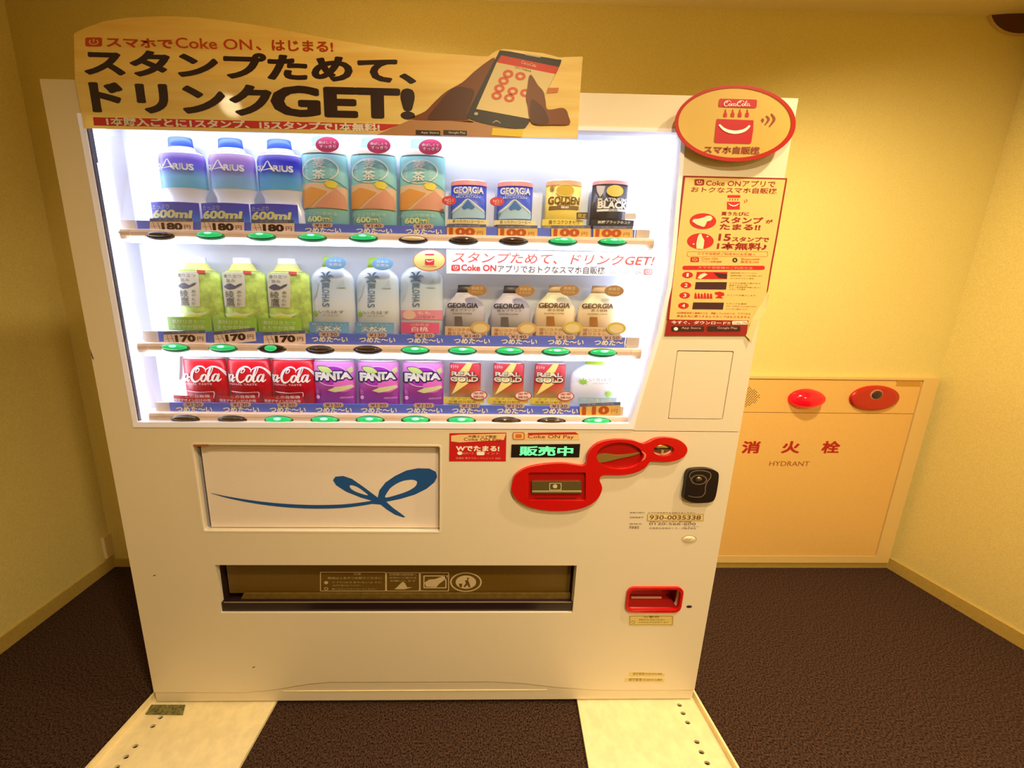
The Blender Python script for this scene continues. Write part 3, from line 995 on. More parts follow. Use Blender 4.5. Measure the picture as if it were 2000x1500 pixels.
# ---------------------------------------------------------------- promotional banner on the machine's top edge
BY = -.010
BAN = thing('promotional_banner', 'long yellow paper banner with wavy top, black Japanese slogan and a hand holding a phone', 'banner', at(640, 262, BY))
M_BAN = mat('banner_wood_print', (250, 222, 136), .5, coat=.5, trans=.28)
M_BAN.node_tree.nodes['Principled BSDF'].inputs['Coat Roughness'].default_value = .06
nt = M_BAN.node_tree
tc = nt.nodes.new('ShaderNodeTexCoord'); mp = nt.nodes.new('ShaderNodeMapping'); mp.inputs['Scale'].default_value = (1.5, 1, 22)
nz = nt.nodes.new('ShaderNodeTexNoise'); nz.inputs['Scale'].default_value = 2.2; nz.inputs['Detail'].default_value = 4
cr = nt.nodes.new('ShaderNodeValToRGB')
cr.color_ramp.elements[0].position = .3; cr.color_ramp.elements[0].color = (*lin((244, 210, 122)), 1)
cr.color_ramp.elements[1].position = .7; cr.color_ramp.elements[1].color = (*lin((254, 234, 160)), 1)
nt.links.new(tc.outputs['Object'], mp.inputs[0]); nt.links.new(mp.outputs[0], nz.inputs['Vector']); nt.links.new(nz.outputs[0], cr.inputs[0])
nt.links.new(cr.outputs[0], nt.nodes['Principled BSDF'].inputs['Base Color'])
nt.links.new(cr.outputs[0], nt.nodes['Translucent BSDF'].inputs['Color'])
bo = [(145, 66), (165, 56), (200, 43), (250, 35), (320, 32.5), (380, 34.5), (440, 41), (520, 53), (600, 68), (680, 83), (760, 95), (830, 103), (900, 108), (953, 111), (969, 100), (984, 96), (1060, 104), (1094, 113), (1100, 112), (1138, 111), (1133, 180), (1128, 271), (900, 266), (640, 261), (165, 251), (147, 152)]
bp_ = MB().prism([P(bo, BY)], BY - .0008, BY).make('banner_sheet', M_BAN, BAN)
Y1 = BY - .0012
tp = lambda n, c: mat(n, c, .5, trans=.3)
M_BI = tp('banner_ink', (58, 34, 28))
text('スマホで', 208, 75, 337, 93, Y1, mat('banner_orange', (222, 84, 30), .5, trans=.3), BAN, .03)
text('Coke ON', 343, 75, 492, 96, Y1, mat('banner_orange', (222, 84, 30)), BAN, .02)
text('、はじまる!', 500, 79, 650, 100, Y1, mat('banner_orange', (222, 84, 30)), BAN, .03)
text('スタンプためて、', 168, 105, 812, 154, Y1, M_BI, BAN, .05, .12)
text('ドリンク', 180, 164, 528, 221, Y1, M_BI, BAN, .052, .0)
text('GET!', 533, 172, 806, 228, Y1, M_BI, BAN, .05, .0)
power_icon(183, 82, 33, 18, Y1, mat('banner_orange', (222, 84, 30)), M_BAN, BAN)
M_BR = tp('banner_red', (226, 60, 66))
flat('red_stripe', [(182, 229), (782, 243), (748, 255), (184, 245)], BY - .0008, M_BR, BAN, .0005)
text('1本購入ごとに1スタンプ、15スタンプで1本無料!', 209, 235.5, 741, 251, BY - .0017, tp('banner_white', (252, 246, 240)), BAN, .04)
z2 = lambda X_, Y_: (700 + X_ / 2.222, 60 + Y_ / 2.222)
M_SKIN = tp('hand_print', (140, 76, 32)); M_SKD = tp('hand_shade_print', (96, 46, 20)); M_SKL = tp('arm_print', (206, 150, 104))
flat('hand_print', [[z2(*p) for p in spline([(558, 135), (590, 118), (585, 150), (540, 240), (478, 350), (474, 382), (500, 398), (400, 392), (230, 385), (290, 350), (330, 310), (380, 265), (450, 225), (500, 180)], 4, True)]], BY - .0008, M_SKIN, BAN, .0004)
flat('hand_print', [[z2(*p) for p in spline([(410, 250), (470, 248), (503, 262), (490, 310), (470, 360), (474, 384), (380, 386), (300, 385), (340, 325)], 4, True)]], BY - .0012, M_SKD, BAN, .0004)
flat('arm_print', [[z2(*p) for p in [(225, 387), (520, 395), (700, 432), (705, 465), (80, 452), (150, 420)]]], BY - .0008, M_SKL, BAN, .0004)
ph = flat('phone_print', spline([(981, 99), (1030, 107), (1086, 116), (1095, 124), (1063, 186), (1031, 243), (1018, 251), (985, 249), (940, 240), (915, 231), (913, 222), (940, 168), (972, 107)], 3, True), BY - .0014, tp('phone_dark', (52, 40, 40)), BAN, .0005)
flat('screen_header', [(979, 108), (1091, 131), (1085, 145), (970, 122)], BY - .0020, tp('screen_red', (232, 60, 30)), ph, .0004)
flat('screen', [(970, 122), (1085, 145), (1038, 233), (930, 213)], BY - .0020, tp('screen_cream', (248, 226, 170)), ph, .0004)
g = MB()
for a, b in ((650, 187), (703, 197), (630, 217), (612, 250), (670, 262), (725, 270), (600, 282), (655, 292)):
    u, v_ = z2(a, b)
    g.prism([P(ell(u, v_, 10.5, 8, 20), BY - .0028), P(ell(u, v_, 4.5, 3.6, 20), BY - .0028)[::-1]], BY - .0028, None)
g.split('stamp_print', tp('stamp_orange', (232, 104, 62)), ph)
texts([('Coca-Cola', 1018, 122, 1048, 128, 0, -.2)], BY - .0028, tp('banner_white', (252, 246, 240)), ph, bold=0)
texts([('スタンプを集める', 1005, 133, 1038, 137, 0, -.2)], BY - .0028, M_BI, ph, bold=0)
flat('phone_speaker', [(1026, 104.5), (1056, 110), (1055, 113), (1025, 107.5)], BY - .0020, tp('pale_grey', (220, 205, 180)), ph, .0004)
g = MB(); g.prism([P(ell(930, 222, 4, 3, 12), BY - .0024)], BY - .0024, None); stroke(g, [(962, 240, 1), (970, 236, 1.8), (978, 241, 1)], BY - .0024)
g.split('phone_button', tp('pale_grey', (220, 205, 180)), ph)
flat('finger_print', [[z2(*p) for p in spline([(740, 200), (750, 192), (762, 208), (778, 235), (803, 265), (812, 305), (822, 342), (880, 335), (902, 345), (912, 372), (915, 405), (840, 408), (765, 406), (742, 378), (735, 330), (727, 290), (734, 240)], 4, True)]], BY - .0030, M_SKIN, BAN, .0004)
flat('finger_print', [[z2(*p) for p in spline([(750, 300), (785, 318), (812, 350), (826, 398), (790, 404), (762, 402), (747, 368)], 4, True)]], BY - .0035, M_SKD, BAN, .0004)
flat('finger_print', [[z2(*p) for p in [(822, 248), (870, 248), (865, 268), (818, 272)]]], BY - .0012, tp('finger_orange', (224, 130, 60)), BAN, .0004)
flat('yellow_print', [(962, 250), (1022, 254), (1020, 268), (960, 264)], BY - .0015, tp('yellow_print', (248, 220, 50)), BAN, .0004)
for a, b, s_ in ((812, 860, 'App Store'), (866, 912, 'Google Play')):
    k = flat('store_badge', [(a, 254), (b, 255.5), (b, 264.5), (a, 263)], BY - .0015, M_BI, BAN, .0004)
    text(s_, a + 10, 257, b - 3, 262, BY - .0023, tp('banner_white', (252, 246, 240)), k, 0)

# ---------------------------------------------------------------- round sign
RY = -.016
RS = thing('round_sign', "round yellow sign with red rim and smiling logo at the machine's upper right corner", 'sign', at(1435, 315, RY))
M_RSY = mat('round_sign_yellow', (232, 198, 104), .45, trans=.34)
flat('sign_disc', ell(1435, 241.5, 117.5, 74, 64), RY, M_RSY, RS, .001)
g = MB(); g.prism([P(ell(1435, 241.5, 118, 74.5, 72), RY), P(ell(1434, 240.5, 110, 68, 72), RY)[::-1]], RY - .0018, RY - .001)
g.make('red_rim', mat('rim_red', (200, 24, 16), .4, trans=.25), RS)
z4 = lambda X_, Y_: (1280 + X_ / 5.357, 150 + Y_ / 5.357)
Y2 = RY - .0016
g = MB()
g.prism([P([z4(*p) for p in [(680, 228), (1055, 238), (1065, 252), (1060, 315), (1048, 327), (672, 315), (660, 305), (668, 240)]], Y2)], Y2, None)
for bx in (733, 810, 885, 962):
    g.prism([P([z4(bx - 20 + a, b) for a, b in [(0, 418), (2, 385), (14, 365), (16, 340), (26, 340), (28, 365), (38, 388), (36, 420)]], Y2)], Y2, None)
g.prism([P([z4(*p) for p in [(645, 440), (1028, 455), (1024, 560), (1003, 690), (990, 700), (630, 690), (615, 675), (640, 450)]], Y2)], Y2, None)
g.split('machine_mark', mat('mark_red', (196, 10, 34), .4, trans=.15), RS)
g = MB()
stroke(g, [(*z4(668, 500), 3.5), (*z4(730, 555), 5.5), (*z4(830, 580), 6.5), (*z4(930, 560), 5.5), (*z4(990, 510), 3.5)], Y2 - .0006)
g.make('smile_mark', M_INKW, RS)
g = MB()
u0, v0 = z4(715, 306)
cola_script(g, u0, v0, 10.5, Y2 - .0006, 1.42)
g.make('script_lettering', M_INKW, RS)
g = MB()
stroke(g, [(*z4(1108, 455), 2), (*z4(1120, 452), 4)], Y2)
for a in ([(1118, 435, 2), (1130, 452, 3.2), (1122, 475, 2)], [(1160, 408, 2.4), (1188, 445, 4.2), (1150, 500, 2.4)], [(1212, 385, 2.4), (1245, 445, 5), (1195, 520, 2.4)]):
    stroke(g, [(*z4(p[0], p[1]), p[2]) for p in a], Y2)
g.split('wave_mark', mat('mark_brown', (150, 50, 24), .5, trans=.15), RS)
text('スマホ自販機', 1375, 286, 1484, 300, Y2, mat('mark_brown', (150, 50, 24)), RS, .04)

# ---------------------------------------------------------------- instruction poster
PYY = -.0015
PS = thing('instruction_poster', 'tall red-bordered yellow instruction sheet with a peeling lower right corner, under the round sign', 'poster', at(1400, 655, PYY))
po = [(1335, 343), (1538, 348), (1530, 395), (1519, 460), (1508, 520), (1501, 562), (1499, 575), (1484, 600), (1462, 636), (1457, 656), (1298, 656), (1312, 540), (1325, 430)]
ps = MB().prism([P(po, PYY)], PYY - .0005, PYY).make('poster_sheet', M_GOLDP, PS)
Y3 = PYY - .0008
g = MB()
brd = [(1335, 343), (1538, 348), (1530, 395), (1519, 460), (1508, 520), (1500, 568), (1497, 573), (1505, 520), (1516, 460), (1527, 395), (1534.5, 350.5), (1338.5, 346), (1328.5, 430), (1315.5, 540), (1307, 625), (1302, 625), (1312, 540), (1325, 430)]
g.prism([P(brd, Y3)], Y3, None)
g.prism([P([(1303, 624), (1462, 626), (1458, 656), (1298, 656)], Y3)], Y3, None)
g.split('red_border', M_DRED, PS)
z5 = lambda X_, Y_: (1280 + X_ / 5.357, 400 + Y_ / 5.357)
power_icon(1366, 356, 19, 12, Y3, M_DRED, M_GOLDP, PS)
texts([('Coke ONアプリで', 1379, 352, 1515, 364), ('おトクなスマホ自販機', 1350, 366, 1518, 377)], Y3, M_DRED, PS, bold=.02)
g = MB()
cx_, cy_ = 1433, 395
g.prism([P(rrect(cx_ - 12, 381, cx_ + 13, 386, 1), Y3)], Y3, None)
for k in range(4):
    g.prism([P(rrect(cx_ - 8 + 5 * k, 388, cx_ - 6.3 + 5 * k, 391.5, .5), Y3)], Y3, None)
g.prism([P(rrect(cx_ - 13, 394, cx_ + 12, 409, 1), Y3)], Y3, None)
for a in ((1453, 391, 3), (1457, 389, 4)):
    stroke(g, [(a[0], a[1], .8), (a[0] + 2.5, a[1] + 3, 1.2), (a[0], a[1] + 6, .8)], Y3)
g.split('machine_mark', M_REDP, PS)
g = MB(); stroke(g, [(1423, 397.5, 1.2), (1428, 401, 2), (1433, 402, 2.2), (1438, 401, 2), (1443, 397.5, 1.2)], Y3 - .0004); g.make('smile_mark', M_INKW, PS)
texts([('買うたびに', 1409, 414, 1463, 421), ('スタンプ', 1408, 424, 1490, 436), ('が', 1496, 429, 1509, 436), ('たまる!!', 1406, 438, 1485, 449), ('15', 1404, 457, 1427, 470), ('スタンプで', 1430, 463, 1502, 472), ('1本無料♪', 1401, 474, 1498, 488)], Y3, M_DRED, PS, bold=.03)
g = MB(); g.prism([P(ell(1373, 432, 26, 15.5, 36), Y3)], Y3, None); g.prism([P(ell(1368, 471, 26, 15.5, 36), Y3)], Y3, None)
g.split('red_disc', M_REDP, PS)
g = MB()
g.prism([P([z5(*p) for p in [(385, 172), (400, 150), (460, 145), (510, 130), (540, 115), (580, 115), (600, 140), (580, 165), (540, 175), (530, 200), (515, 228), (495, 230), (430, 205)]], Y3 - .0004)], Y3 - .0004, None)
g.prism([P([z5(*p) for p in [(455, 310), (480, 300), (490, 330), (512, 370), (508, 410), (500, 462), (430, 458), (428, 410), (440, 350)]], Y3 - .0004)], Y3 - .0004, None)
for a, b in ((400, 410), (545, 332)):
    g.prism([P(ell(*z5(a, b), 2, 1.4, 12), Y3 - .0004)], Y3 - .0004, None)
g.make('disc_symbol', mat('disc_cream', (250, 226, 190), .5), PS)
g = MB(); frame_px(g, 1342, 491, 1500, 501, .8, Y3, 3)
g.make('caption_frame', mat('poster_orange', (206, 130, 50), .5), PS)
texts([('スマホ自販機ご利用中のお客様へ', 1362, 493.5, 1476, 498.5), ('アプリ自動起動', 1370, 509, 1410, 513), ('Coke ON', 1370, 503, 1402, 507), ('Bluetooth®', 1448, 504, 1484, 508), ('設定をON', 1447, 509, 1482, 514)], Y3, mat('poster_orange2', (210, 96, 40), .5), PS, bold=.01)
power_icon(1357, 507, 17, 9.5, Y3, M_REDP, M_GOLDP, PS)
g = MB(); g.prism([P(ell(1435.5, 508, 5, 4.5, 20), Y3), P(ell(1435.5, 508, 2, 2.2, 16), Y3)[::-1]], Y3, None); g.make('radio_mark', M_BLACK, PS)
g = MB(); g.prism([P(rrect(1333, 519, 1494, 527, 4), Y3)], Y3, None)
for k, (a, b) in enumerate(((1343, 537), (1340, 557), (1337.5, 577), (1335, 597))):
    g.prism([P(ell(a, b, 10.5, 6.2, 24), Y3)], Y3, None)
g.prism([P([(1361, 531), (1421, 531), (1420, 545), (1359, 545)], Y3)], Y3, None)
for k in range(6):
    g.prism([P([(1356 + 6 * k, 583), (1357 + 6 * k, 574), (1358.5 + 6 * k, 571 + (k % 3)), (1360.5 + 6 * k, 574), (1361.5 + 6 * k, 583.5)], Y3)], Y3, None)
g.prism([P([(1396, 571), (1406, 569.5), (1414, 572), (1415, 577), (1408, 579), (1413, 583), (1397, 582), (1403, 577), (1397, 575)], Y3)], Y3, None)
g.split('red_print', M_REDP, PS)
text('スマホ自販機のご利用方法', 1363, 520.5, 1470, 525.5, Y3 - .0004, mat('pink_ink', (248, 170, 140), .5), PS, 0)
texts([('1', 1341, 533.5, 1345, 540.5), ('2', 1337, 553.5, 1343, 560.5), ('3', 1334.5, 573.5, 1340.5, 580.5), ('4', 1331.5, 593.5, 1338, 600.5)], Y3 - .0004, M_INKW, PS, bold=.02)
g = MB(); g.prism([P([(1359, 551), (1420, 551), (1418, 565.5), (1357, 565)], Y3)], Y3, None); g.prism([P([(1354, 590.5), (1414, 591), (1412, 604.5), (1352, 604)], Y3)], Y3, None)
g.prism([P([(1394, 532.5), (1420, 535), (1420, 544), (1404, 542)], Y3 - .0004)], Y3 - .0004, None)
g.split('dark_print', mat('dark_purple_print', (62, 16, 30), .5), PS)
g = MB(); g.prism([P([(1362, 543), (1368, 536), (1376, 533), (1382, 536), (1376, 540), (1368, 545)], Y3 - .0004)], Y3 - .0004, None)
g.make('disc_symbol', mat('disc_cream', (250, 226, 190)), PS)
sm = []
for (y0, lines) in ((532, (('自動販売機に近づいてください', 52), ('自動販売機とスマホを接続します', 62), ('※つながらない場合', 46))), (552, (('スマホの画面で選びます', 62), ('接続できない時', 36), ('もう一度自動販売機に近づく', 62), ('スタンプの確認', 32))), (575.5, (('ドリンクを購入します', 55),)), (592, (('スタンプを獲得', 40), ('スタンプが貯まったら交換できます', 60), ('アプリをご確認ください', 44)))):
    for k, (s_, w_) in enumerate(lines):
        xx = {532: 1427, 552: 1424, 575.5: 1421, 592: 1418}[y0]
        st = 5.2 if y0 != 552 else 3.9
        sm.append((s_, xx, y0 + st * k, xx + w_, y0 + st * k + 2.6))
texts(sm, Y3, mat('small_brown', (134, 80, 30), .5), PS, bold=0)
texts([('※自動販売機と接続のうえ、撮影していただくか、アプリから', 1322, 610, 1466, 614), ('商品を先に購入するとスタンプはもらえません', 1322, 616, 1466, 620.5)], Y3, mat('small_red', (196, 60, 30), .5), PS, bold=.01)
text('今すぐ、ダウンロード!!', 1311, 627, 1426, 633.5, Y3 - .0004, M_INKW, PS, .02)
flat('white_tab', rrect(1430, 627, 1460, 634, 2), Y3, M_INKW, PS, .0004)
text('Coke ON', 1433, 628.5, 1459, 633, Y3 - .0008, M_DRED, PS, .0)
for a, b, s_, nm in ((1311, 1375, 'App Store', 0), (1381, 1446, 'Google Play', 1)):
    k = flat('store_badge', rrect(a, 637, b, 647.5, 3), Y3, mat('badge_dark', (50, 12, 20), .5), PS, .0004)
    text(s_, a + 20, 638.5, b - 6, 643.5, Y3 - .0009, mat('badge_pink', (232, 180, 180), .5), k, 0)
    if nm == 0:
        flat('apple_mark', ell(a + 9, 642.3, 4.2, 3.4, 16), Y3 - .0004, M_INKW, k, .0004)
# the corner curls away from the machine
cv = []
A_ = [(1498, 573), (1483, 600), (1468, 624), (1456, 656)]
B_ = [(1499, 576), (1495, 603), (1480, 624), (1466, 667)]
for t in range(6):
    u = t / 5
    lift = .0006 + .0022 * u
    for (a, b) in zip(A_, B_):
        X_, Y_ = a[0] + (b[0] - a[0]) * u, a[1] + (b[1] - a[1]) * u
        p = at(X_, Y_, PYY)
        cv.append((p.x, PYY - .0008 - lift * (.2 if t == 0 else 1), p.z))
fcs = [(r_ * 4 + i, r_ * 4 + i + 1, (r_ + 1) * 4 + i + 1, (r_ + 1) * 4 + i) for r_ in range(5) for i in range(3)]
o = obj('peeling_corner', cv, fcs, mat('paper_back', (232, 208, 150), .6), PS)
o.modifiers.new('thick', 'SOLIDIFY').thickness = .0006

# ---------------------------------------------------------------- display drinks
YC, KY = .076, .34   # sample centre depth and depth/width ratio
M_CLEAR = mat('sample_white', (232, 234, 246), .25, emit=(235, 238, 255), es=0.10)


def hwid(cx, py, hw, y=YC):
    return (at(cx + hw, py, y).x - at(cx - hw, py, y).x) / 2


class Drink:
    "one display sample, built from the outline it shows: cx, mid height and base height in the picture of its front"
    def __init__(s, name, label, cat, cx, mid, base, row, group):
        s.y = .055
        s.cx, s.mid, s.row = cx, mid, row
        c = at(cx, mid, s.y)
        s.xc = c.x
        s.z0 = SHELF[row]
        s.zref = at(cx, base, s.y).z
        s.yc = YC
        s.o = thing(name, label, cat, (s.xc, s.yc, s.z0), group)

    def px(s, py):
        "picture x of the sample's axis at height py"
        return s.cx + (840 - s.cx) * (py - s.mid) / (4350 - s.mid)

    def z(s, py):
        return at(s.px(py), py, s.y).z

    def prof(s, pts):
        return [(s.z(py), hwid(s.px(py), py, hw, s.y)) for py, hw in pts]

    def body(s, pts, m, name='body', ky=None, toshelf=True, smooth=True, eps=0):
        p = s.prof(pts)[::-1] if pts[0][0] < pts[-1][0] else s.prof(pts)
        if toshelf:
            p[0] = (s.z0 + .0003, p[0][1])
        s.ky = ky or KY
        return MB().lathe(p, s.xc, s.yc, s.ky, eps=eps).make(name, m, s.o, smooth)

    def sleeve(s, pts, m, name='label', eps=.0008):
        p = s.prof(pts)[::-1]
        return MB().lathe(p, s.xc, s.yc, s.ky, -PI * .98, -PI * .02, 26, cap=False, eps=eps).make(name, m, s.o, True)

    def surf(s, py, hw, eps=.0016):
        rx = hwid(s.px(py), py, hw, s.y)
        return (s.xc, s.yc, rx + .001, rx * s.ky, eps)

    def text(s, t, x0, y0, x1, y1, m, hw, bold=.02, shear=0, eps=.0018, rot=0, vert=False, name='lettering'):
        return text(t, x0, y0, x1, y1, s.y, m, s.o, bold, shear, rot, s.surf((y0 + y1) / 2, hw, eps), vert, name)

    def patch(s, pts, m, hw, eps=.0013, name='print'):
        ys = [p[1] for p in (pts[0] if isinstance(pts[0], list) else pts)]
        return flat(name, pts, s.y, m, s.o, surf=s.surf(sum(ys) / len(ys), hw, eps))

    def card(s, x0, y0, x1, y1, m, name, bulge=.008, y=.0375, n=10):
        "curved card standing in front of the sample"
        mx, my = (x0 + x1) / 2, (y0 + y1) / 2
        a, b = at(x0, my, y).x, at(x1, my, y).x
        z1, z0 = at(mx, y0, y).z, at(mx, y1, y).z
        xm, hw = (a + b) / 2, (b - a) / 2
        V = []
        for z in (z0, z1):
            for i in range(n + 1):
                t = -1 + 2 * i / n
                V.append((xm + hw * t, y + bulge * t * t, z))
        k = n + 1
        o = obj(name, V, [(i, i + 1, k + i + 1, k + i) for i in range(n)], m, s.o, True)
        s.cs = (xm, y + bulge * 1.0, hw, bulge, .0006)
        return o

    def ctext(s, t, x0, y0, x1, y1, m, bold=.02, shear=0, rot=0):
        xm, yc, hw, bg, e = s.cs
        mb = text_mb(t, x0, y0, x1, y1, .0375, bold, shear, rot)
        V = []
        for v in mb.v:
            q = (v[0] - xm) / hw
            V.append((v[0], .0375 + bg * q * q - .0008, v[2]))
        return obj('lettering', V, mb.f, m, s.o)

    def place(s, cx, base, label):
        "a copy of this sample further along its shelf"
        c = copy_tree(s.o)
        mid2 = s.mid + (base - s.mid) * 0
        c.location = (at(cx, s.mid, s.y).x, s.yc, s.z0)
        c['label'] = label
        return c


def rowlabels(s, spots, labels):
    for cx, lb in zip(spots, labels):
        s.place(cx, 0, lb)


# row 1: sports drink
G = 'sports drink bottles on the top shelf'
s = Drink('sports_drink_bottle', 'blue-capped sports drink bottle with a violet and blue label, leftmost on the top shelf', 'bottle', 348, 340, 447, 0, G)
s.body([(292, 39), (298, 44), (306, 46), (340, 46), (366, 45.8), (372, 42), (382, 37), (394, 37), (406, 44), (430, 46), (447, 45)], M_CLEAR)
s.sleeve([(297, 43.5), (306, 46.3), (340, 46.3), (366, 46.1)], gradient_mat('aquarius_label', [(0, (36, 90, 200)), (.04, (110, 190, 235)), (.35, (120, 192, 240)), (.6, (104, 116, 228)), (.85, (112, 88, 214)), (1, (170, 150, 226))], noise=.08))
s.body([(280, 23), (284, 27), (290, 30), (292, 40)], mat('sample_neck', (236, 232, 240), .3), 'neck', toshelf=False)
cp = s.body([(262, 22), (264, 24), (281, 25), (282, 23)], mat('cap_blue', (66, 104, 220), .35), 'cap', toshelf=False)
s.text('QU', 305, 318, 317, 329, M_INKW, 50, .04)
s.text('RIUS', 340, 320, 377, 332, M_INKW, 50, .04)
g = MB(); stroke(g, [(313, 331, 1.5), (320, 321, 3), (327, 311, 2), (333, 320, 3.4), (341, 330, 3.4), (334, 326, 2.4), (318, 328, 1.2)], s.y)
conform('star_print', g, M_INKW, s.o, s.surf(325, 50, .002))
M_VOL = gradient_mat('volume_card_blue', [(0, (96, 160, 255)), (.5, (84, 104, 250)), (1, (92, 88, 245))])
s.card(292, 394, 386, 434, M_VOL, 'volume_card')
s.ctext('たっぷり', 294, 399, 330, 408, mat('pale_blue_ink', (190, 205, 250), .5), .01, .2)
s.ctext('600ml', 296, 410, 372, 425, mat('pale_yellow_ink', (238, 244, 178), .5), .05, .25)
sports_first = s
rowlabels(s, (446, 542), ['blue-capped sports drink bottle, second from the left on the top shelf', 'blue-capped sports drink bottle with a deep blue label, beside the barley tea bottles'])

for o_, st_ in ((bpy.data.objects['sports_drink_bottle.001'], [(0, (60, 100, 210)), (.04, (140, 196, 238)), (.35, (136, 180, 236)), (.6, (140, 124, 222)), (.85, (172, 130, 214)), (1, (206, 170, 220))]),
                (bpy.data.objects['sports_drink_bottle.002'], [(0, (30, 80, 200)), (.04, (100, 186, 240)), (.35, (92, 168, 238)), (.6, (60, 84, 222)), (.85, (44, 44, 200)), (1, (120, 110, 214))])):
    for ch in o_.children:
        if ch.name.startswith('label'):
            ch.data = ch.data.copy()
            ch.data.materials[0] = gradient_mat('sleeve_' + o_.name[-1], st_, noise=.08)
# barley tea
s = Drink('barley_tea_bottle', 'turquoise barley tea bottle with a pink neck badge, beside the sports drink bottles', 'bottle', 630, 350, 440, 0, 'barley tea bottles on the top shelf')
M_TEAL = mat('tea_teal', (150, 216, 220), .35)
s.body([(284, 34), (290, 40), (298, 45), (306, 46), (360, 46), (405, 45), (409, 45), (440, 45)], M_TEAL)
s.body([(262, 22), (276, 23), (284, 34)], mat('tea_cap_cream', (150, 210, 205), .4), 'cap', toshelf=False)
s.patch([(586, 292), (600, 284), (672, 288), (676, 299), (586, 297)], mat('shoulder_cream', (236, 224, 206), .4), 44, .0022, 'shoulder_band')
g = [ell(624, 331, 37, 24, 40), ell(624, 331, 34.5, 22, 40)[::-1]]
s.patch(g, M_INKW, 46, .0016, 'ring_print')
s.text('麦', 610, 309, 636, 328, M_INKW, 46, .02)
s.text('茶', 610, 331, 636, 351, M_INKW, 46, .02)
for k, (ch, a, b) in enumerate((('や', 641, 319), ('か', 643, 328), ('ん', 642, 337), ('濃', 591, 320), ('さ', 592, 329), ('深', 592, 338))):
    s.text(ch, a, b, a + 9, b + 7.5, mat('pale_teal_ink', (214, 240, 240), .5), 46, 0)
s.patch([(586, 358), (615, 356), (640, 360), (676, 366), (676, 408), (586, 405)], mat('tea_photo_cream', (238, 204, 168), .4), 46, .0012, 'tea_photo')
s.patch([(588, 372), (606, 364), (640, 374), (622, 388), (604, 404), (588, 404)], mat('tea_orange', (238, 168, 84), .4), 46, .0018, 'tea_photo_glass')
s.patch([(612, 404), (634, 384), (656, 368), (672, 382), (676, 400), (676, 408)], mat('tea_pink', (232, 164, 136), .4), 46, .0020, 'tea_photo_shade')
s.patch([(634, 358), (640, 353), (654, 353), (660, 360), (654, 368), (640, 366)], mat('kettle_yellow', (246, 226, 80), .4), 46, .0024, 'kettle_print')
g = MB(); stroke(g, [(601, 352, .8), (640, 350, 1.2), (662, 357, 1.5), (676, 367, .8)], s.y); conform('kettle_line', g, mat('teal_dark', (60, 120, 130), .5), s.o, s.surf(356, 46, .0026))
s.text('たっぷり飲める', 590, 414, 658, 421, mat('pale_teal_ink', (214, 240, 240)), 46, .0)
s.text('600ml', 600, 422, 648, 433, mat('pale_yellow_ink', (238, 244, 178)), 46, .03)
g = MB(); p0 = P(ell(639, 282, 23, 15, 28), .036); g.prism([p0], .036, .038)
bd = g.make('neck_badge', mat('badge_pink2', (228, 70, 120), .4), s.o)
texts([('香ばしくて', 622, 276, 656, 281), ('すっきり', 624, 283, 656, 289)], .0354, M_INKW, bd, bold=.02)
rowlabels(s, (727, 824), ['turquoise barley tea bottle with a pink neck badge, middle one of the three', 'turquoise barley tea bottle with a pink neck badge, next to the blue coffee can'])


def can(name, label, cx, mid, top, base, hw, row, group, m, rim=None, cat='can'):
    s = Drink(name, label, cat, cx, mid, base, row, group)
    s.body([(top + 5, hw), (base, hw)], m)
    s.body([(top, hw - 5), (top + 1.5, hw - 2.5), (top + 5, hw)], rim or mat('can_rim', (226, 214, 220), .3, .3), 'can_lid', toshelf=False)
    return s


# row 1 coffee cans
M_CANB = gradient_mat('coffee_can_blue', [(0, (90, 160, 226)), (.3, (120, 178, 232)), (.55, (64, 92, 214)), (1, (50, 56, 196))])
M_PINKB = mat('can_pink_band', (236, 150, 160), .4)
G = 'blue mountain coffee cans on the top shelf'
s = can('coffee_can', 'blue coffee can with a snowy mountain, beside the barley tea bottles', 916, 390, 348, 440, 35.5, 0, G, M_CANB)
s.sleeve([(351, 34.5), (360, 35.7)], M_PINKB, 'top_band')
s.text('GEORGIA', 886, 364, 945, 376, M_INKW, 35.5, .04)
s.text('EMERALD', 895, 376, 934, 380.5, mat('pale_blue_ink', (190, 205, 250)), 35.5, .02)
s.text('MOUNTAIN', 891, 381, 938, 385.5, mat('pale_blue_ink', (190, 205, 250)), 35.5, .02)
s.patch([(882, 416), (884, 408), (914, 387), (946, 408), (948, 420), (946, 425), (884, 425)], mat('mount_pale', (172, 208, 240), .4), 35.5, .0014, 'mountain_print')
s.patch([(902, 404), (914, 389), (928, 404), (922, 409), (914, 406), (906, 409)], mat('mount_blue', (62, 118, 200), .4), 35.5, .002, 'peak_print')
g = MB(); stroke(g, [(882, 414, 2), (898, 402, 2.5), (913, 388, 1.5), (930, 400, 2.2), (947, 413, 2)], s.y); conform('snow_line', g, M_INKW, s.o, s.surf(402, 35.5, .0024))
s.card(872, 428, 955, 438, mat('pop_cream', (244, 230, 176), .5), 'pop_card', .006)
s.ctext('あったかいコーヒー', 884, 429, 945, 435, mat('brown_ink', (110, 80, 50), .5), .0)
s.card(874, 437, 950, 441, mat('pop_dark', (84, 72, 96), .5), 'pop_stripe', .006, .037)
first_can = s.o
for b_, (ax, ay, rx, ry) in ((0, (877, 392, 14, 9)), (1, (975, 393, 8, 9))):
    if b_ == 0:
        g = MB().prism([P(ell(ax, ay, rx, ry, 24), .037)], .0362, .037)
        bd = g.make('red_badge', mat('badge_red', (222, 60, 84), .4), s.o)
        texts([('NO.1', ax - 8, ay - 4, ax + 8, ay + 2), ('売上', ax - 5, ay + 3, ax + 5, ay + 6)], .0355, M_INKW, bd, bold=0)
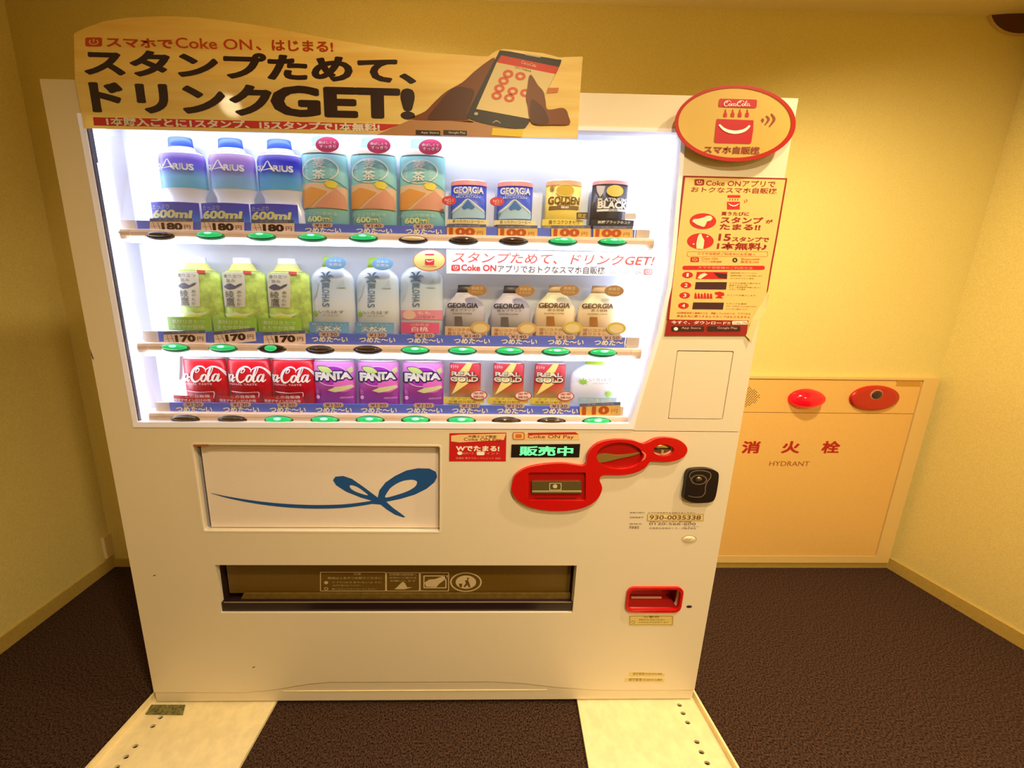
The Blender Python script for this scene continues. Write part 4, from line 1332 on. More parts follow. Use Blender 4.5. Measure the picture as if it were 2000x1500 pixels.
s.place(1008, 0, 'blue coffee can with a snowy mountain, second of the pair, beside the gold can')
s = can('coffee_can', 'gold coffee can between the blue cans and the black can on the top shelf', 1104, 390, 348, 440, 35.5, 0, 'premium coffee cans on the top shelf', mat('can_gold', (240, 214, 106), .35))
s.sleeve([(351, 34.5), (360, 35.7)], mat('can_orange_band', (240, 172, 130), .4), 'top_band')
s.patch(ell(1105, 371, 17, 11.5, 26), mat('gold_disc', (220, 184, 60), .4), 35.5, .0014, 'disc_print')
s.patch([ell(1105, 371, 18.5, 12.5, 26), ell(1105, 371, 17, 11.3, 26)[::-1]], mat('gold_pale', (246, 232, 160), .4), 35.5, .0018, 'disc_ring')
s.text('GOLDEN', 1073, 383, 1134, 398, mat('gold_ink', (140, 96, 24), .4), 35.5, .03)
s.text('DRIP', 1090, 393.5, 1118, 399.5, mat('gold_ink', (140, 96, 24)), 35.5, .03)
s.patch([(1074, 401), (1133, 401), (1133, 408), (1074, 408)], mat('gold_ink2', (130, 96, 44), .4), 35.5, .0014, 'band_print')
s.text('微糖', 1096, 402, 1112, 407, M_INKW, 35.5, .02, eps=.0022)
s.text('樹', 1076, 360, 1086, 372, mat('gold_ink', (140, 96, 24)), 35.5, .02)
s.card(1060, 428, 1140, 440, mat('pop_yellow', (246, 222, 110), .5), 'pop_card', .006)
s.ctext('香りコクひきたつ', 1072, 430, 1132, 438, mat('brown_ink', (110, 80, 50)), .0)
qr = MB().prism([P([(1126, 415), (1148, 415), (1148, 428), (1126, 428)], .036)], .0355, .036).make('corner_tab', mat('tab_brown', (84, 64, 44), .5), s.o)
text('限定', 1129, 417, 1145, 426, .0350, mat('pop_yellow', (246, 222, 110)), qr, .0)
s = can('coffee_can', 'black coffee can with a gold round mark at the right end of the top shelf', 1196, 390, 348, 440, 35.5, 0, 'premium coffee cans on the top shelf', mat('can_black', (64, 58, 64), .3))
s.sleeve([(351, 34.5), (358, 35.7)], M_PINKB, 'top_band')
s.patch(ell(1203, 372, 17, 11.5, 26), mat('gold_disc2', (226, 200, 90), .4), 35.5, .0014, 'disc_print')
s.text('PLATINUM', 1170, 386, 1226, 393, M_INKW, 35.5, .03)
s.text('BLACK', 1170, 393, 1228, 406, M_INKW, 35.5, .05)
s.patch([(1168, 407.5), (1228, 407.5), (1228, 412), (1168, 412)], M_INKW, 35.5, .0014, 'band_print')
s.text('無糖', 1189, 408, 1208, 411.5, M_BLACK, 35.5, .0, eps=.0022)
s.patch([(1185, 414), (1217, 414), (1217, 426), (1185, 426)], mat('can_dark2', (34, 28, 32), .4), 35.5, .0014, 'panel_print')
s.patch([(1168, 360), (1184, 362), (1180, 376), (1174, 384), (1169, 372)], mat('can_shine', (214, 208, 214), .3), 35.5, .0014, 'shine_print')  # pale patch, a highlight painted onto the can
s.card(1156, 429, 1240, 441, mat('pop_black', (36, 26, 30), .5), 'pop_card', .006)
s.ctext('無糖ブラックのコク', 1168, 431, 1232, 437, M_INKW, .02)
qr = MB().prism([P([(1220, 417), (1242, 417), (1242, 428), (1220, 428)], .036)], .0355, .036).make('corner_tab', mat('tab_white', (232, 228, 234), .5), s.o)

# row 2: green tea
s = Drink('green_tea_bottle', 'green tea bottle with a pale rice-paper label, leftmost on the middle shelf', 'bottle', 381, 570, 655, 1, 'green tea bottles on the middle shelf')
M_GT = mat('tea_green', (198, 228, 120), .35, noise=(38, .28, 0))
s.body([(522, 18), (526, 34), (532, 42), (545, 43), (600, 43), (655, 42)], M_GT)
s.body([(500, 18), (512, 19), (522, 20)], mat('cap_white', (244, 244, 246), .4), 'cap', toshelf=False)
s.sleeve([(512, 20), (524, 27), (527, 36)], mat('neck_lime', (226, 232, 130), .4), 'neck_label')
s.patch([(340, 530), (387, 530), (390, 560), (391, 599), (344, 597), (341, 570)], mat('rice_paper', (224, 222, 206), .6), 43, .0014, 'paper_label')
s.text('香り立つ', 344, 534, 382, 541, mat('tea_ink', (110, 110, 96), .5), 43, .0, eps=.002)
s.text('旨み', 351, 543, 370, 550, mat('tea_ink', (110, 110, 96)), 43, .0, eps=.002)
s.patch([(344, 558), (352, 553), (360, 552), (370, 557), (378, 553), (384, 552), (382, 556), (374, 560), (368, 563), (356, 564), (348, 561)], mat('teapot_ink', (92, 88, 108), .5), 43, .002, 'teapot_print')
s.text('綾', 348, 566, 368, 580, mat('tea_ink2', (84, 84, 76), .5), 43, .0, eps=.002)
s.text('鷹', 350, 580, 370, 597, mat('tea_ink2', (84, 84, 76)), 43, .0, eps=.002)
for k, ch in enumerate('あやたか'):
    s.text(ch, 374, 566 + 8 * k, 383, 572 + 8 * k, mat('tea_ink2', (84, 84, 76)), 43, .0, eps=.002)
s.patch([(385, 527), (400, 528), (400, 534), (385, 533)], mat('red_tab', (226, 90, 100), .5), 43, .0022, 'red_tab')
s.patch([(344, 610), (360, 612), (372, 608), (384, 612), (404, 609), (402, 614), (392, 618), (360, 618), (350, 616)], mat('leaf_white', (226, 240, 190), .4), 43, .0018, 'leaf_print')
s.patch([(352, 618), (372, 614), (390, 616), (402, 620), (396, 626), (372, 622)], mat('leaf_yellow', (232, 226, 80), .4), 43, .0022, 'leaf_print')
s.card(323, 619, 409, 646, mat('green_card', (160, 210, 84), .4), 'volume_card')
s.ctext('素材ひきたつ', 334, 624, 398, 632, mat('leaf_white', (226, 240, 190)), .01)
s.ctext('まろやか旨味', 334, 634, 398, 642, mat('leaf_white', (226, 240, 190)), .01)
rowlabels(s, (470, 558), ['green tea bottle with a pale rice-paper label, middle one of the three', 'green tea bottle with a pale rice-paper label, beside the clear water bottles'])

# water
M_WAT = gradient_mat('water_sleeve', [(0, (244, 246, 252)), (.5, (226, 236, 252)), (.8, (200, 224, 252)), (1, (240, 246, 254))])


def water(cx, label, peach=False):
    s = Drink('water_bottle', label, 'bottle', cx, 570, 653, 1, 'palm tree water bottles on the middle shelf')
    s.body([(520, 20), (526, 30), (535, 39), (545, 42.5), (600, 43), (653, 42)], M_WAT)
    s.body([(500, 17), (510, 18), (520, 20)], mat('cap_lime' if not peach else 'cap_pale', (184, 220, 80) if not peach else (214, 232, 206), .4), 'cap', toshelf=False)
    d = cx - 646
    M_P = mat('palm_blue', (110, 140, 176), .5)
    g = MB()
    for pts in ([(636, 546), (630, 540), (622, 541)], [(636, 545), (632, 534), (626, 532)], [(636, 545), (641, 533), (646, 531)], [(636, 546), (644, 539), (652, 541)], [(635, 547), (628, 548), (626, 551)], [(637, 547), (643, 547), (645, 550)]):
        stroke(g, [(a + d, b, w_) for (a, b), w_ in zip(pts, (2.8, 3.4, .8))], s.y)
    conform('palm_print', g, M_P, s.o, s.surf(542, 42.5, .002))
    for k, (ch, y0_) in enumerate(zip('ILOHAS', (552, 559, 566, 575, 583, 592))):
        hh = 5 if k == 0 else 7
        V, Fc = glyphs(ch, .02)
        text_q(s, ch, 629 + d, y0_, 644 + d, y0_ + hh, M_P)
    s.patch([(606 + d, 552), (614 + d, 546), (622 + d, 552), (616 + d, 575), (608 + d, 590)], mat('water_facet', (196, 220, 248), .3), 43, .0014, 'facet_print')
    s.patch([(656 + d, 562), (670 + d, 545), (674 + d, 562)], mat('water_facet', (196, 220, 248)), 43, .0014, 'facet_print')
    if not peach:
        s.patch(star(614 + d, 612, 8, 7), mat('leaf_green', (150, 204, 60), .4), 43, .0018, 'leaf_print')
        s.text('いろはす', 622 + d, 606, 672 + d, 612, mat('water_ink', (110, 110, 120), .5), 43, .0)
        s.text('天然水', 628 + d, 614, 664 + d, 617, mat('pale_grey_print', (176, 172, 184)), 43, .0)
        s.card(602 + d, 629, 680 + d, 650, gradient_mat('water_card', [(0, (130, 186, 230)), (1, (116, 170, 222))]), 'volume_card')
        s.ctext('体にやさしい', 608 + d, 631, 674 + d, 636, mat('pale_blue_ink2', (206, 228, 250), .5), .0)
        s.ctext('天然水', 616 + d, 637, 666 + d, 647, M_INKW, .03)
        g = MB().prism([P(ell(655 + d, 514, 21, 12.5, 26), .036)], .0355, .036)
        bd = g.make('neck_badge', mat('badge_blue', (122, 176, 232), .4), s.o)
        texts([('日本の', 644 + d, 507, 666 + d, 512), ('天然水', 642 + d, 514, 668 + d, 520)], .035, M_INKW, bd, bold=.0)
    else:
        s.patch([(606 + d, 606), (688 + d, 606), (688 + d, 625), (606 + d, 622)], mat('peach_pink', (240, 150, 180), .4), 43, .0014, 'peach_band')
        s.patch(ell(623 + d, 615, 13, 9, 22), mat('peach_fruit', (248, 206, 190), .4), 43, .002, 'peach_print')
        s.text('もも', 640 + d, 608, 664 + d, 614, M_INKW, 43, .0, eps=.0022)
        s.text('いろはす', 640 + d, 617, 674 + d, 621, mat('water_ink', (110, 110, 120)), 43, .0, eps=.0022)
        s.card(606 + d, 630, 682 + d, 651, mat('peach_card', (236, 100, 148), .4), 'volume_card')
        s.ctext('山梨県産', 626 + d, 632, 662 + d, 637, mat('pink_ink3', (252, 214, 226), .5), .0)
        s.ctext('白桃', 628 + d, 638, 660 + d, 648, M_INKW, .02)
    return s


def star(cx, cy, rx, ry, n=8):
    return [(cx + (rx if k % 2 == 0 else rx * .42) * math.cos(PI * k / n), cy + (ry if k % 2 == 0 else ry * .42) * math.sin(PI * k / n)) for k in range(2 * n)]


def text_q(s, ch, x0, y0, x1, y1, m):
    "letter lying on its side, read downwards"
    V, Fc = glyphs(ch, .02)
    mx, my = (x0 + x1) / 2, (y0 + y1) / 2
    a, b = at(x0, my, s.y).x, at(x1, my, s.y).x
    t, u = at(mx, y0, s.y).z, at(mx, y1, s.y).z
    mb = MB().add([(a + (b - a) * q, s.y, t - (t - u) * p) for p, q in V], Fc)
    conform('lettering', mb, m, s.o, s.surf(my, 43, .002))


s = water(646, 'clear water bottle with palm tree print and lime cap, beside the green tea')
s.place(735, 0, 'clear palm-print water bottle with lime cap, between its twin and the peach one')
water(822, 'clear peach water bottle with a pink band, under the small oval sticker', True)


# bottle-shaped coffee cans
def bcan(cx, label, dark):
    s = Drink('coffee_bottle_can', label, 'bottle can', cx, 600, 656, 1, 'bottle-shaped coffee cans on the middle shelf')
    col = (178, 174, 186) if dark else (238, 202, 166)
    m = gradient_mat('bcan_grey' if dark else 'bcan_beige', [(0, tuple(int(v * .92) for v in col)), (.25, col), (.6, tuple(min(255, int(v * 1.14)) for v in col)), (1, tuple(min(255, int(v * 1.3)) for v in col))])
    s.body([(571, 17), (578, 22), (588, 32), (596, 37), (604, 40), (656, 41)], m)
    s.body([(556, 15), (566, 16), (571, 17)], mat('bcap_dark', (74, 70, 80), .4) if dark else mat('bcap_beige', (240, 204, 158), .4), 'cap', toshelf=False)
    d = cx - 909
    ink = mat('bcan_ink', (70, 66, 72), .4) if dark else mat('bcan_ink2', (120, 84, 52), .4)
    s.text('GEORGIA', 874 + d, 592, 934 + d, 601, ink, 40, .03)
    s.text('香るブラック' if dark else '香る微糖', (880 if dark else 890) + d, 603, (928 if dark else 922) + d, 608, ink, 40, .0)
    s.text('ROASTERY COFFEE', 884 + d, 611, 922 + d, 613.5, ink, 40, .0)
    s.patch([(888 + d, 618), (902 + d, 618), (904 + d, 636), (888 + d, 636)], mat('bcan_pic' if dark else 'bcan_pic2', (110, 104, 108) if dark else (176, 116, 60), .4), 40, .0014, 'photo_print')
    s.card(869 + d, 638, 950 + d, 656, mat('bcard' if dark else 'bcard2', (240, 206, 164) if dark else (236, 206, 160), .4), 'volume_card')
    s.ctext('深いコクの', 874 + d, 641, 918 + d, 647, mat('bcard_ink', (200, 130, 84), .5), .01)
    s.ctext('香りとキレ', 874 + d, 648, 918 + d, 654, mat('bcard_ink', (200, 130, 84)), .01)
    g = MB().prism([P(ell(938 + d, 640, 19, 12, 24), .036)], .0350, .036)
    bd = g.make('fruit_badge', mat('badge_tan' if dark else 'badge_yel', (226, 182, 120) if dark else (222, 200, 96), .4), s.o)
    g = MB().prism([P(ell(938 + d, 641, 14, 8.5, 24), .0345)], .0345, None).make('badge_centre', mat('badge_cream', (244, 222, 170), .4), bd)
    g = MB().prism([P(ell(932 + d, 567, 19, 11, 26), .036)], .0352, .036)
    bd = g.make('neck_badge', mat('badge_bronze', (178, 132, 84), .4), s.o)
    texts([('高級豆', 921 + d, 560, 944 + d, 566), ('ブラジル', 920 + d, 568, 943 + d, 573)], .0348, mat('badge_cream', (244, 222, 170)), bd, bold=0)
    return s


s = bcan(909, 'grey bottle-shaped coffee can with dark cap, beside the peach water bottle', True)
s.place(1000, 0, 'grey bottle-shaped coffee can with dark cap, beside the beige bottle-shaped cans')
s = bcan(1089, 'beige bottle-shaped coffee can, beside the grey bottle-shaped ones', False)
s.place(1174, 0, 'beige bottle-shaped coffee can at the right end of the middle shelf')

# row 3 cola
s = Drink('cola_can', 'red cola can with white script, leftmost on the bottom shelf', 'can', 394, 745, 786, 2, 'cola cans on the bottom shelf')
M_COLA = mat('cola_red', (226, 10, 40), .3, noise=(60, .12, 0))
s.body([(702, 40), (704, 42.5), (786, 42)], M_COLA)
s.body([(698, 36), (699, 39), (702, 40)], mat('can_rim', (226, 214, 220)), 'can_lid', toshelf=False)
g = MB()
cola_script(g, 347, 745, 30, s.y, 1.06, 'ola', 1.25)
stroke(g, [(402, 722, 2), (412, 716, 2.6), (424, 719, 3.4), (434, 730, 4), (440, 742, 4.5)], s.y)
conform('script_lettering', g, M_INKW, s.o, s.surf(735, 42.5, .0016))
s.text('ORIGINAL TASTE', 344, 748, 414, 751.5, mat('pink_ink3', (252, 214, 226)), 42.5, .0)
s.patch([(349, 733), (362, 741), (349, 742)], M_INKW, 42.5, .0016, 'ribbon_print')
g = MB(); stroke(g, [(361, 764, 1.5), (376, 765, 2), (392, 766, 1), (412, 765, .9), (418, 767, 1.6), (417, 778, 1.6)], s.y); conform('ribbon_print', g, mat('pink_ink3', (252, 214, 226)), s.o, s.surf(765, 42.5, .0016))
s.card(336, 773, 414, 786, mat('pop_red', (206, 40, 52), .4), 'pop_card', .006, .037)
s.ctext('この自販機', 362, 771, 408, 777, M_INKW, .0)
s.ctext('限定デザインだけの缶', 338, 779, 410, 785, M_INKW, .02)
rowlabels(s, (482, 569), ['red cola can with white script, middle one of the three', 'red cola can with white script, beside the purple grape soda cans'])

# grape soda
s = Drink('grape_soda_can', 'purple grape soda can, beside the red cola cans', 'can', 650, 745, 785, 2, 'grape soda cans on the bottom shelf')
M_FAN = gradient_mat('fanta_purple', [(0, (206, 52, 200)), (.5, (214, 76, 208)), (1, (232, 140, 220))], noise=.3)
s.body([(707, 39), (710, 41), (786, 41)], M_FAN)
s.body([(703, 35), (704.5, 38), (707, 39)], mat('can_rim', (226, 214, 220)), 'can_lid', toshelf=False)
s.patch(ell(648, 734, 30, 18, 30), mat('fanta_disc', (176, 50, 190), .4), 41, .0013, 'disc_print')
s.patch([ell(648, 734, 32, 20, 36), ell(648, 734, 30, 18.4, 36)[::-1]], mat('fanta_ring', (244, 190, 240), .4), 41, .0016, 'ring_print')
V_ = [('F', 615, 728, 627, 743), ('A', 625, 727, 640, 742), ('N', 639, 726, 655, 742), ('T', 654, 726, 668, 740), ('A', 666, 728, 684, 740)]
for ch, a, b, c_, e_ in V_:
    s.text(ch, a - .8, b - .5, c_ + 1.2, e_ + 1.5, mat('fanta_navy', (44, 34, 96), .4), 41, .16, eps=.0019, name='letter_shadow')
for ch, a, b, c_, e_ in V_:
    s.text(ch, a, b, c_, e_, M_INKW, 41, .07, eps=.0025)
lf = spline([(619, 717), (630, 715), (642, 718), (650, 726), (640, 728), (628, 726)], 3, True)
s.patch([(a + (a - 634) * .12, b + (b - 721) * .18) for a, b in lf], mat('fanta_navy', (44, 34, 96)), 41, .0024, 'leaf_outline')
s.patch(lf, mat('fanta_leaf', (206, 222, 130), .4), 41, .0029, 'leaf_print')
s.patch(ell(670, 752, 19, 14, 24), mat('grape_pink', (234, 110, 206), .4), 41, .0017, 'grape_print')
s.patch([(640, 762), (654, 756), (686, 752), (690, 757), (672, 763), (654, 766)], mat('grape_green', (220, 218, 160), .4), 41, .0021, 'juice_print')
s.patch([(676, 722), (686, 716), (688, 726), (682, 730)], mat('grape_green', (220, 218, 160)), 41, .0021, 'juice_print')
s.patch(ell(620, 776, 4, 4, 14), mat('fanta_ring', (244, 190, 240)), 41, .0017, 'dot_print')
s.text('果汁1%', 616, 760, 622, 771, mat('fanta_ring', (244, 190, 240)), 41, .0)
s.text('GRAPE FLAVOUR', 664, 775, 689, 778.5, mat('fanta_ring', (244, 190, 240)), 41, .0)
rowlabels(s, (737, 825), ['purple grape soda can, middle one of the three', 'purple grape soda can, beside the red and yellow energy drinks'])

# energy drink
s = Drink('energy_drink_can', 'slim red and yellow energy drink can, beside the purple grape soda', 'can', 909, 745, 787, 2, 'energy drink cans on the bottom shelf')
M_RG = gradient_mat('gold_can', [(0, (244, 224, 110)), (.28, (246, 224, 130)), (.42, (236, 150, 90)), (.6, (224, 66, 72)), (1, (222, 56, 76))])
s.body([(711, 29), (713, 31), (787, 31)], M_RG)
s.body([(708, 26), (709, 28), (711, 29)], mat('can_rim', (226, 214, 220)), 'can_lid', toshelf=False)
s.patch([(912, 709), (924, 709), (910, 738), (922, 744), (882, 772), (894, 746), (884, 742)], mat('bolt_yellow', (248, 224, 130), .4), 31, .0014, 'bolt_print')
for t_, a, b, c_, e_ in (('REAL', 882, 727, 931, 735), ('GOLD', 880, 737, 934, 746)):
    s.text(t_, a - .2, b - .2, c_ + 2.0, e_ + 1.4, mat('gold_shadow', (84, 44, 40), .4), 31, .06, .0, .0018, name='letter_shadow')
    s.text(t_, a, b, c_, e_, mat('rg_cream', (252, 240, 214), .4), 31, .03, .0, .0024)
s.text('まろやか', 880, 714, 896, 720, M_INKW, 31, .0)
s.card(866, 776, 946, 788, mat('pop_gold', (246, 222, 104), .4), 'pop_card', .005, .037)
s.ctext('エナジー', 880, 776.5, 924, 780.5, mat('brown_ink2', (150, 116, 40), .5), .0)
s.ctext('栄養成分配合', 876, 782, 930, 787, mat('brown_ink2', (150, 116, 40)), .0)
g = MB().prism([P(ell(935, 772, 17, 9.5, 24), .036)], .0355, .036); bd = g.make('round_badge', mat('badge_red', (222, 60, 84)), s.o)
g = MB().prism([P(ell(935, 772, 15, 8, 24), .0350)], .0350, None).make('badge_centre', M_INKW, bd)
texts([('栄養', 924, 766, 946, 771), ('補給', 924, 772.5, 946, 777.5)], .0346, mat('badge_red', (222, 60, 84)), bd, bold=.02)
rowlabels(s, (995, 1077), ['slim red and yellow energy drink can, middle one of the three', 'slim red and yellow energy drink can, beside the small white water bottle'])

# small white water bottle
s = Drink('water_bottle', 'white water bottle with a lime cap, right end of the bottom shelf', 'bottle', 1165, 745, 790, 2, None)
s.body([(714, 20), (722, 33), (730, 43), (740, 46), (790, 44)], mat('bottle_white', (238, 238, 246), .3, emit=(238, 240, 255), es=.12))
s.body([(702, 17), (704, 18.5), (713, 19), (714, 18)], mat('cap_lime', (184, 220, 80)), 'cap', toshelf=False)
s.patch(star(1139, 745, 11, 7.5), mat('leaf_green', (150, 204, 60)), 46, .0016, 'leaf_print')
s.text('いろはす', 1150, 738, 1196, 744, mat('pale_grey_print', (176, 172, 184)), 46, .0)
s.text('天然水', 1156, 747, 1190, 750, mat('pink_pale', (240, 160, 165)), 46, .0)
s.patch(star(1190, 770, 12, 9), mat('leaf_green', (150, 204, 60)), 46, .0016, 'leaf_print')
s.card(1130, 777, 1206, 790, mat('card_blue_pale', (172, 206, 238), .4), 'volume_card', .006, .037)
s.ctext('ラベルレス', 1136, 779, 1196, 784, M_INKW, .0)

# oval sticker inside the glass above the peach water
OS = MB().prism([P(ell(839, 509, 31.5, 20.5, 40), .026)], .0255, .0265).make('oval_sticker', mat('oval_yellow', (244, 236, 160), .5), VM)
g = MB(); g.prism([P(ell(839, 509, 32, 21, 44), .0250), P(ell(838.5, 508.5, 30.4, 19.6, 44), .0250)[::-1]], .0250, None); g.make('sticker_rim', mat('rim_pink', (232, 120, 110), .5), OS)
g = MB(); g.prism([P(rrect(830, 506, 848, 517.5, 1), .0250)], .0250, None); g.prism([P(rrect(830, 495.5, 848, 498.5, 1), .0250)], .0250, None); g.split('machine_mark', mat('mark_pink', (230, 60, 76), .5), OS)
g = MB(); stroke(g, [(832, 508, 1.2), (836, 510.5, 2.2), (841, 510.5, 2.2), (846, 508, 1.2)], .0246); g.make('smile_mark', M_INKW, OS)
text('スマホ自販機', 826, 519, 852, 521.5, .0250, mat('mark_pink', (230, 60, 76)), OS, 0)

# ---------------------------------------------------------------- price cards
M_PCB = mat('price_card_beige', (255, 228, 232), .5)
M_PCO = mat('price_card_orange', (238, 196, 116), .5)
M_PIN = mat('price_brown', (62, 30, 28), .5)
M_POR = mat('price_orange_ink', (196, 84, 24), .5)


def price_card(cx, cy, w_, h_, num, rot, orange, label, group, y=.0255):
    c = at(cx, cy, y)
    o = thing('price_card', label, 'price card', c, group)
    m = MB().prism([P([(cx - w_ / 2, cy - h_ / 2), (cx + w_ / 2, cy - h_ / 2), (cx + w_ / 2, cy + h_ / 2), (cx - w_ / 2, cy + h_ / 2)], y)], y - .0007, y)
    m.make('card', M_PCO if orange else M_PCB, o)
    hs = h_ * .24
    MB().prism([P([(cx - w_ / 2, cy - h_ / 2), (cx + w_ / 2, cy - h_ / 2), (cx + w_ / 2, cy - h_ / 2 + hs), (cx - w_ / 2, cy - h_ / 2 + hs)], y)], y - .0010, y - .0006).make('card_stripe', mat('card_stripe_slate', (100, 106, 160), .5), o)
    text('お買い得価格', cx - w_ * .3, cy - h_ / 2 + .8, cx + w_ * .35, cy - h_ / 2 + hs - .8, y - .0012, mat('stripe_ink', (176, 170, 196), .5), o, 0)
    if orange:
        text(num, cx - w_ * .42, cy - h_ * .20, cx + w_ * .20, cy + h_ * .40, y - .0012, M_POR, o, .06)
        text('円', cx + w_ * .27, cy + h_ * .06, cx + w_ * .42, cy + h_ * .38, y - .0012, mat('price_ochre', (190, 130, 40), .5), o, 0)
    else:
        text(num, cx - w_ * .22, cy - h_ * .16, cx + w_ * .24, cy + h_ * .32, y - .0012, M_PIN, o, .06)
        text('円', cx + w_ * .30, cy - h_ * .02, cx + w_ * .44, cy + h_ * .30, y - .0012, M_PIN, o, 0)
        g = MB(); stroke(g, [(cx - w_ * .44, cy - h_ * .3, .8), (cx - w_ * .36, cy + h_ * .5, .8)], y - .0012); stroke(g, [(cx - w_ * .33, cy - h_ * .22, 1), (cx - w_ * .24, cy + h_ * .5, 1)], y - .0012)
        stroke(g, [(cx - w_ * .47, cy + h_ * .08, .5), (cx - w_ * .26, cy + h_ * .05, .5)], y - .0012)
        g.split('card_lines', mat('card_line_ink', (110, 84, 92), .5), o)
    o.rotation_euler = (0, -rot, 0)
    return o


G1 = 'beige 180 yen price cards'
for cx, cy, lb in ((335, 440, 'beige 180 yen card under the leftmost sports drink bottle'), (435, 441, 'beige 180 yen card under the second sports drink bottle'), (533, 443, 'beige 180 yen card under the deep blue sports drink bottle')):
    price_card(cx, cy, 84, 27, '180', 0, False, lb, G1)
for cx, cy, rt, lb in ((361, 659, .03, 'beige 170 yen card, slightly tilted, under the leftmost green tea bottle'), (459, 657, .10, 'beige 170 yen card, tilted most of the three, under the middle green tea bottle'), (556, 660, .05, 'beige 170 yen card, slightly tilted, beside the water bottles')):
    price_card(cx, cy, 82, 26, '170', rt, False, lb, 'beige 170 yen price cards')
for cx, cy, lb in ((911, 450, 'orange 100 yen card under the blue coffee can beside the barley tea'), (1011, 452, 'orange 100 yen card under the blue coffee can beside the gold one'), (1115, 452, 'orange 100 yen card under the gold coffee can'), (1197, 453, 'orange 100 yen card under the black coffee can')):
    price_card(cx, cy, 77, 23, '100', 0, True, lb, 'orange 100 yen price cards')
price_card(1172, 799, 80, 25, '110', .045, True, 'orange 110 yen card tilted under the white water bottle on the bottom shelf', None)

# ---------------------------------------------------------------- floor plates under the machine
def plate(label, quad, holes, flange, group):
    zt = .012
    q = [atz(a, b, zt) for a, b in quad]
    # carried on beyond the frame along its own direction
    def ext(a, b, t):
        return a + (b - a) * t
    far_l, far_r = ext(q[0], q[3], -1.6), ext(q[1], q[2], -1.6)
    near_l, near_r = ext(q[0], q[3], 2.1), ext(q[1], q[2], 2.1)
    o = thing('floor_plate', label, 'floor plate', ((near_l.x + near_r.x) / 2, near_l.y, 0), group)
    loops = [[(p.x, p.y) for p in (near_l, near_r, far_r, far_l)]]
    for hx, hy in holes:
        c = atz(hx, hy, zt)
        loops.append([(c.x + .0085 * math.cos(t * PI / 6), c.y + .0050 * math.sin(t * PI / 6)) for t in range(12)][::-1])
    mb = MB().prism(loops, 0, .0105)
    V = [(x, z, zt - y) for x, y, z in mb.v]
    m = fixn(obj('plate', V, mb.f, M_STEEL, o))
    MB().box(min(near_l.x, far_l.x) + .01, max(near_r.x, far_r.x) - .01, near_l.y + .01, -.0, .0003, .0012).make('hole_shade', M_HOLE, o) if False else None
    hb = MB()
    for hx, hy in holes:
        c = atz(hx, hy, zt)
        hb.lathe([(.0030, .0086), (.0040, .0086)], c.x, c.y, .6, n=12)
    hb.split('bolt_recess', M_HOLE, o)
    # upright outer flange
    a, b = (near_l, far_l) if flange == 'l' else (near_r, far_r)
    dd = Vector((b.x - a.x, b.y - a.y, 0)).normalized()
    nn = Vector((-dd.y, dd.x, 0)) * (.007 if flange == 'l' else -.007)
    V = []
    for z in (0.0008, .032):
        for p in (a, b):
            V += [(p.x, p.y, z), (p.x + nn.x, p.y + nn.y, z)]
    fixn(obj('flange', V, [(0, 1, 3, 2), (4, 6, 7, 5), (0, 2, 6, 4), (1, 5, 7, 3), (0, 4, 5, 1), (2, 3, 7, 6)], M_STEEL, o))
    return o


pl = plate('cream steel floor plate with a dark pad, under the left end of the machine', [(296, 1372), (537, 1374), (466, 1500), (182, 1500)], [(313, 1401), (298, 1418), (264, 1457), (246, 1478), (228, 1498)], 'l', 'steel floor plates under the machine')
plate('stained cream steel floor plate with six visible holes, under the right end of the machine', [(1128, 1372), (1356, 1366), (1432, 1500), (1150, 1500)], [(1327, 1377), (1334, 1393), (1343, 1411), (1361, 1449), (1370, 1469), (1381, 1490)], 'r', 'steel floor plates under the machine')
q = [atz(a, b, .0125) for a, b in ((296, 1378), (362, 1378), (357, 1397), (284, 1396))]
V = [(p.x, p.y, z) for z in (.0128, .0160) for p in q]
tag(fixn(obj('rubber_pad', V, [(0, 3, 2, 1), (4, 5, 6, 7), (0, 1, 5, 4), (1, 2, 6, 5), (2, 3, 7, 6), (3, 0, 4, 7)], mat('pad_grey_green', (112, 106, 60), .8, noise=(160, .5, .4)), origin=tuple(q[3]))), 'worn grey-green rubber pad on the left floor plate by the machine foot', 'pad')

# ---------------------------------------------------------------- hydrant cabinet in the back wall
HB = YB
HC = thing('hydrant_cabinet', 'orange-beige fire hydrant cabinet with red lamp and alarm button, set in the back wall', 'hydrant cabinet', (2.4, HB - .02, .06))
M_HYD = mat('hydrant_paint', (238, 190, 112), .45, noise=(300, .04, 0))
M_HYF = mat('hydrant_frame', (234, 198, 128), .4)
hr = at(1808, 760, HB).x
hz1 = at(1640, 735, HB).z; hz0 = at(1600, 1093, HB).z
hxr = at(1777, 900, HB).x + .002
fx0 = 1.66
yf = HB - .018
ir = at(1760, 900, yf).x
iz1 = at(1640, 741, yf).z; iz0 = at(1600, 1085, yf).z
ims = at(1640, 807, yf).z
MB().prism([[(fx0, hz0), (hxr, hz0), (hxr, hz1), (fx0, hz1)], [(fx0 + .03, iz0), (fx0 + .03, iz1), (ir, iz1), (ir, iz0)]], yf - .004, HB - .001).make('cabinet_frame', M_HYF, HC)
MB().box(fx0 + .031, ir - .0008, HB - .004, HB - .001, iz0 + .001, iz1 - .001).make('cabinet_back', mat('hyd_gap', (150, 84, 40), .7), HC)
tpan = MB().box(fx0 + .032, ir - .003, yf, HB - .005, ims + .0014, iz1 - .003).make('top_panel', M_HYD, HC)
door = MB().box(fx0 + .032, ir - .003, yf, HB - .005, iz0 + .003, ims - .0014).make('cabinet_door', M_HYD, HC)
M_HR = mat('hydrant_red_ink', (184, 24, 26), .5)
for ch, a in (('消', 1467), ('火', 1545), ('栓', 1623)):
    text(ch, a - 17, 862, a + 17, 885, yf - .0008, M_HR, door, .03)
